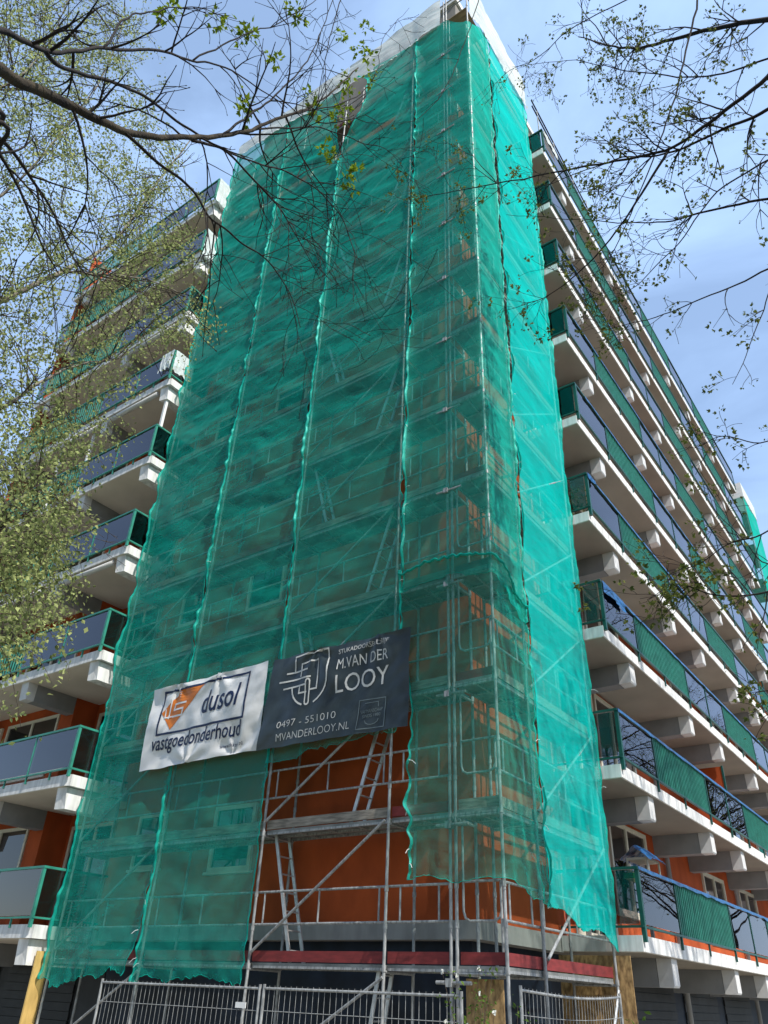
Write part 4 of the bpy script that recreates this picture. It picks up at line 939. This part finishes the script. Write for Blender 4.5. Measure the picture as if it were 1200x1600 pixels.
for x, y, d in ((270, 10, 5.2), (262, 20, 5.2), (385, 45, 5.5), (392, 58, 5.5), (385, 158, 5.6), (380, 172, 5.6), (460, 15, 5.9), (466, 28, 5.9), (340, 30, 5.4), (535, 55, 6.6), (570, 42, 6.7), (575, 85, 6.7), (560, 75, 6.7), (545, 140, 6.6), (540, 120, 6.6), (485, 150, 6.2), (490, 170, 6.2), (515, 242, 6.6), (510, 232, 6.6), (552, 270, 6.5), (548, 285, 6.5), (535, 170, 6.5), (528, 185, 6.5), (580, 120, 6.7), (432, 95, 5.8)):
    tuft(T, x, y, d, L1)
finish(T, 'maple_tree', base, 'bare budding maple on the left with a mossy limb reaching across the top', 'tree', 'bark', 'barkdark', 'mapleleaf', None, TR)

# maple on the right
T = Tree(23); T.rmin = 0.0034; base = Vector((3.6, 9.0, 0))
tt = Tree(2); tt.limb([base, base + Vector((.1, .1, 3)), base + Vector((0, .2, 6.5)), base + Vector((-.2, .3, 10.5)), base + Vector((-.1, .2, 15))], 0.28, 0.10, True); TR = tt.limbs
def J(z): return base + Vector((-0.1, 0.2, z))
D0 = 9.4
r1 = T.limb([J(13.6)] + pl([(1290, 25, 9.0), (1200, 30, 9.0), (1100, 48, 9.2), (1000, 75, 9.4), (955, 72, 9.5), (905, 58, 9.7)]), 0.075, 0.012)
r2 = T.limb([J(11.4)] + pl([(1290, 40, 8.9), (1200, 120, 8.8), (1110, 190, 8.8), (1040, 235, 8.9), (900, 263, 9.2), (760, 290, 9.5), (645, 312, 9.8)]), 0.060, 0.005)
r3 = T.limb([J(11.0)] + pl([(1280, 135, 9.2), (1200, 172, 9.2), (1120, 207, 9.2), (1040, 240, 9.2), (960, 250, 9.3), (850, 290, 9.5)]), 0.050, 0.006)
r4 = T.limb([J(9.2)] + pl([(1300, 292, 9.6), (1200, 310, 9.6), (1100, 330, 9.6), (1040, 346, 9.6), (930, 345, 9.7), (790, 335, 9.9)]), 0.036, 0.004)
r5 = T.limb([J(7.6)] + pl([(1300, 370, 10.0), (1200, 420, 9.9), (1110, 462, 9.8), (1010, 500, 9.8), (930, 520, 9.8)]), 0.026, 0.004)
r6 = T.limb(pl([(1045, 234, 8.9), (985, 330, 9.1), (930, 400, 9.3), (860, 460, 9.6), (785, 487, 9.9)]), 0.026, 0.004)
r7 = T.limb([J(14.5)] + pl([(1130, -60, 9.0), (1085, 30, 9.0), (1055, 150, 8.9), (1020, 250, 8.9), (960, 390, 9.2), (920, 440, 9.3)]), 0.032, 0.004)
r8 = T.limb([J(7.9)] + pl([(1260, 400, 9.2), (1210, 440, 9.2), (1180, 520, 9.2), (1145, 600, 9.2)]), 0.018, 0.004)
r9 = T.limb([J(5.2)] + pl([(1300, 640, 10.0), (1200, 690, 9.8), (1130, 682, 9.7), (1085, 700, 9.7)]), 0.016, 0.004)
r10 = T.limb([J(3.9)] + pl([(1320, 880, 9.4), (1200, 925, 9.2), (1120, 930, 9.2), (1060, 915, 9.2), (1010, 935, 9.2)]), 0.02, 0.004)
r11 = T.limb([J(4.4)] + pl([(1300, 760, 9.4), (1200, 830, 9.2), (1140, 850, 9.2), (1090, 880, 9.2), (1040, 900, 9.2)]), 0.016, 0.004)
r12 = T.limb([J(12.8)] + pl([(1280, 60, 9.4), (1190, 95, 9.4), (1090, 120, 9.5), (980, 110, 9.6), (900, 95, 9.8), (800, 105, 10)]), 0.03, 0.004)
r13 = T.limb([J(10)] + pl([(1290, 215, 9.0), (1200, 250, 9.0), (1120, 300, 9.0), (1060, 380, 9.1), (1000, 440, 9.2), (950, 470, 9.3)]), 0.024, 0.004)
r14 = T.limb(pl([(760, -40, 9.0), (735, 40, 9.0), (700, 130, 9.1), (660, 180, 9.2), (620, 195, 9.2)]), 0.014, 0.004)
r15 = T.limb(pl([(1060, -40, 8.4), (900, 40, 8.8), (840, 90, 9.0), (790, 115, 9.2), (745, 165, 9.3)]), 0.014, 0.003)
r16 = T.limb([J(5.0)] + pl([(1290, 860, 9.8), (1200, 880, 9.8), (1150, 830, 9.8), (1120, 800, 9.8)]), 0.014, 0.004)
r17 = T.limb([J(3.0)] + pl([(1310, 1090, 9.4), (1240, 1075, 9.3), (1180, 1085, 9.2)]), 0.012, 0.004)
tl0 = len(T.tips)
for (c, rs), n, l0, l1, dp, kk in ((r1, 22, .5, 1.3, 2, 3), (r2, 20, .5, 1.3, 2, 3), (r3, 18, .5, 1.2, 2, 3), (r4, 15, .4, 1.1, 1, 3), (r5, 10, .4, .9, 1, 3), (r6, 10, .4, .9, 1, 3), (r7, 16, .5, 1.2, 2, 3), (r8, 5, .3, .6, 1, 2), (r9, 9, .3, .7, 1, 3), (r10, 14, .3, .8, 1, 3), (r11, 12, .3, .8, 1, 3), (r12, 20, .5, 1.2, 2, 3), (r13, 14, .5, 1.1, 1, 3), (r14, 4, .3, .6, 0, 2), (r15, 8, .3, .7, 1, 2), (r16, 9, .3, .7, 1, 3), (r17, 8, .3, .6, 1, 2)):
    T.along(c, rs, n, l0, l1, dp, 0.15, 0.5, kk, 0.3, Vector((-0.5, 0.1, -0.2)), rmax=0.016)
for p, d in T.tips:
    q = T.rng.random()
    if q < 0.34: T.cluster(p, d, T.rng.randint(5, 10), .04, .085, .11)
    elif q < 0.7: T.cluster(p, d, 2, .025, .05, .03)
for x, y, d in ((648, 308, 9.8), (660, 318, 9.8), (640, 312, 9.8), (655, 328, 9.8), (715, 292, 9.6), (1050, 925, 9.2), (1070, 905, 9.2), (1090, 900, 9.2), (1105, 920, 9.2), (1030, 940, 9.2), (1100, 820, 9.4), (1150, 860, 9.4), (1180, 1085, 9.2), (1165, 1090, 9.2), (1140, 920, 9.2), (1110, 895, 9.2), (1040, 950, 9.2), (930, 488, 9.6), (950, 510, 9.6), (870, 30, 9.7), (910, 35, 9.7), (1165, 530, 9.3), (1140, 680, 9.7)):
    tuft(T, x, y, d, [r2, r10, r11, r17, r16, r6, r1, r8, r9], 14, .04, .075, .16)
T.buds(0.02, 0.5)
finish(T, 'maple_tree', base, 'right hand maple with thin dark branches and scattered new leaves against the sky', 'tree', 'bark', 'barkdark', 'mapledull', None, TR)

# birch on the left
T = Tree(37); base = Vector((-12.3, 0.4, 0)); g = T.rng
tt = Tree(3); tt.limb([base, base + Vector((.1, .1, 4)), base + Vector((-.1, .2, 9)), base + Vector((.15, .3, 14)), base + Vector((.2, .2, 18))], 0.22, 0.07, True); TR = tt.limbs
def JB(z): return base + Vector((0.0, 0.2, z))
b1 = T.limb([JB(8.6)] + pl([(-60, 500, 10.6), (0, 470, 10.2), (95, 425, 10.4), (180, 375, 10.8), (235, 300, 11.4), (300, 215, 12.2)]), 0.066, 0.014, True)
b2 = T.limb([JB(10.2)] + pl([(-50, 330, 11), (40, 270, 10.8), (110, 190, 11), (165, 110, 11.4), (195, 30, 12)]), 0.034, 0.008, True)
b3 = T.limb([JB(6)] + pl([(-70, 690, 10.4), (0, 640, 10), (60, 600, 10), (120, 570, 10.2), (190, 560, 10.6)]), 0.045, 0.008, True)
b4 = T.limb([JB(4.8)] + pl([(-70, 860, 9.8), (0, 800, 9.6), (50, 770, 9.6), (100, 780, 9.8)]), 0.03, 0.006, True)
b5 = T.limb([JB(11.6)] + pl([(-50, 160, 10), (30, 120, 10.2), (80, 60, 10.5), (110, -10, 11)]), 0.028, 0.007, True)
b6 = T.limb(pl([(95, 425, 10.4), (170, 430, 10.6), (240, 440, 11), (300, 470, 11.4)]), 0.03, 0.006, True)
bl_ = [b1, b2, b3, b4, b5, b6]
def bound(y):                            # how far right the foliage reaches at picture height y
    P = [(-60, 210), (0, 240), (120, 230), (220, 270), (330, 318), (450, 330), (520, 315), (560, 215), (640, 190), (720, 120), (850, 100), (930, 70), (1010, 30)]
    for (a, p), (c, q) in zip(P, P[1:]):
        if a <= y <= c: return p + (q - p) * (y - a) / (c - a)
    return 0
allb = [q for cc in bl_ for q in cc[0]]
nh = 0
while nh < 1350:
    y = g.uniform(-60, 1000); xm = bound(y)
    if xm < 10: continue
    x = g.uniform(-60, xm)
    d = g.uniform(8.6, 13.2) - (0 if y < 600 else 1.2)
    dens = 0.78 + 0.75 * nz3(x * 0.012, y * 0.012, 3.3)
    if 540 < y < 640 and x > 60: dens *= 0.75
    if y > 520: dens *= 0.55
    if x > 170 and 220 < y < 400: dens *= 1.4
    if g.random() > dens: continue
    nh += 1
    p = px(x, y, d)
    c = min(allb, key=lambda q: (q - p).length_squared)
    L_ = g.uniform(.35, .95)
    dirv = Vector((g.gauss(0.25, .5), g.gauss(0.1, .5), g.uniform(-1.0, 0.15)))
    pts = [p]; dv = dirv.normalized(); q = p.copy()
    for i in range(6):
        dv = (dv + Vector((g.gauss(0, .12), g.gauss(0, .12), -0.16 + g.gauss(0, .05)))).normalized(); q = q + dv * L_ / 6; pts.append(q.copy())
    T.wood.tube(pts, [0.0055 - 0.0006 * i for i in range(7)], 3, cap=False)
    if g.random() < 0.22:
        T.wood.tube(catmull([c, c.lerp(p, .5) + Vector((g.gauss(0, .15), g.gauss(0, .15), .18)), p], 4), [0.010 - 0.0004 * i for i in range(9)], 3, cap=False)
    for _ in range(int(38 * L_ + 10)):
        t = g.random() * 5.99; i = int(t); w_ = pts[i].lerp(pts[i + 1], t - i) + Vector((g.gauss(0, .075), g.gauss(0, .075), g.gauss(-.02, .065)))
        l = g.uniform(.036, .068); leaf(T.leaves, w_, Vector((g.gauss(0, .7), g.gauss(0, .7), -0.6 + g.gauss(0, .5))), Vector((g.gauss(0, 1), g.gauss(0, 1), g.gauss(0.4, 1))), l, l * 0.72)
for c, rs in bl_: T.along(c, rs, 9, .6, 1.6, 2, 0.5, 0.5, 3, 0.1, None, rmax=0.014)
finish(T, 'birch_tree', base, 'pale barked birch with small fresh leaves filling the left edge', 'tree', 'birchbark', 'birchtwig', 'birchleaf', None, TR)

# street trees out to the right, whose crowns shade the netting and show in the balcony glass
for n, (x, y, h, seed) in enumerate(((4.6, 14.0, 21, 51), (7.5, 21.5, 16, 52))):
    T = Tree(seed); base = Vector((x, y, 0)); g = T.rng
    tt = Tree(4 + n); tc_ = tt.limb([base, base + Vector((.1, .1, h * .3)), base + Vector((-.1, .2, h * .6)), base + Vector((.1, 0, h))], 0.24, 0.05, True)
    for i in range(34):
        z = h * g.uniform(.30, .95); a = g.uniform(0, 6.28); l = (h - z) * 0.35 + 1.4
        p = base + Vector((0, 0.1, z)); c, rs = T.limb([p, p + Vector((math.cos(a) * l * .5, math.sin(a) * l * .5, l * .3)), p + Vector((math.cos(a) * l, math.sin(a) * l, l * .45))], 0.06, 0.014)
        T.along(c, rs, 11, .6, 1.5, 1, .1, .5, 3, 0.2, None, rmax=0.013)
    for p, d in T.tips:
        if g.random() < .5: T.cluster(p, d, 5, .05, .09, .16)
    finish(T, 'street_tree', base, ('nearer' if n == 0 else 'farther') + ' street tree with sparse spring leaves standing right of the facade', 'tree', 'bark', 'barkdark', 'mapledull', 'street trees', tt.limbs)

# trees across the path behind the viewer: they stand in the balcony glass and darken the low sky
proto = [o for o in bpy.data.objects if o.name.startswith('street_tree')]
for i, (x, y, rz, sc) in enumerate(((-13, -9, 1.0, 1.0), (-6, -11, 2.2, 1.1), (1.5, -10, 3.9, 0.95), (9, -8, 5.1, 1.1), (13.5, 0, 0.6, 1.05), (14, 8, 2.9, 1.15), (4.5, 33, 4.4, 1.1), (2.6, 42, 1.4, 1.0), (8, 45, 2.4, 1.15), (3.5, 54, 3.4, 1.1), (6, 64, 0.4, 1.15), (11, 33, 5.4, 1.1), (-21, -8, 4.0, 1.0))):
    sr = proto[i % 2]; c = inst(sr, (x, y, 0), None); c.rotation_euler = (0, 0, rz); c.scale = (sc, sc, sc)
    c['label'] = 'leafing street tree across the path, opposite the building'; c['group'] = 'trees across the path'
    for ch in sr.children:
        q = ch.copy(); COL.objects.link(q); q.parent = c

# shrubs and weeds by the fence
def shrub(label, base, h, spread, n, flowers, seed, name='flowering_shrub', cat='shrub', ll=.05):
    g = random.Random(seed); e = empty(name, base, label, cat); St = MB(); Lf = MB(); Fl = MB()
    for i in range(n):
        a = g.uniform(0, 6.28); top = base + Vector((math.cos(a) * spread * g.random(), math.sin(a) * spread * g.random() * .5, h * g.uniform(.55, 1)))
        pts = catmull([base + Vector((g.gauss(0, .05), g.gauss(0, .05), 0)), base.lerp(top, .5) + Vector((g.gauss(0, .06), g.gauss(0, .04), .1)), top], 5)
        St.tube(pts, [0.007 - 0.0005 * k for k in range(len(pts))], 4, cap=False)
        for k in range(26):
            t = g.uniform(.55, 1) * (len(pts) - 1.01); q = pts[int(t)].lerp(pts[int(t) + 1], t - int(t)) + Vector((g.gauss(0, .05), g.gauss(0, .05), g.gauss(0, .04)))
            l = g.uniform(.6, 1.3) * ll; leaf(Lf, q, Vector((g.gauss(0, 1), g.gauss(0, 1), g.gauss(0.1, .6))), Vector((g.gauss(0, 1), g.gauss(0, 1), 1)), l, l * .6)
        if flowers and g.random() < .6:
            for _ in range(7):
                v = Vector((g.gauss(0, 1), g.gauss(0, 1), g.gauss(0, 1))).normalized(); leaf(Fl, pts[-1], v, Vector((v.y, -v.x, .3)), .032, .032)
    St.build('stems', 'birchtwig', e, origin=base); Lf.build('foliage', 'shrubleaf', e, origin=base)
    if flowers: Fl.build('flowers', 'petal', e, origin=base)
shrub('leafy shrub with small white flowers in front of the chipboard sheet', Vector((-5.05, 8.7, 0)), 1.98, .5, 22, True, 5)
shrub('low leafy sprig beside the corner standard', Vector((-4.55, 8.9, 0)), 1.72, .2, 6, False, 6, 'young_shrub')
shrub('thin grassy weed tuft at the right edge of the scaffold foot', Vector((-3.55, 9.6, 0)), 1.62, .35, 8, False, 8, 'weed_tuft', 'weeds', .09)
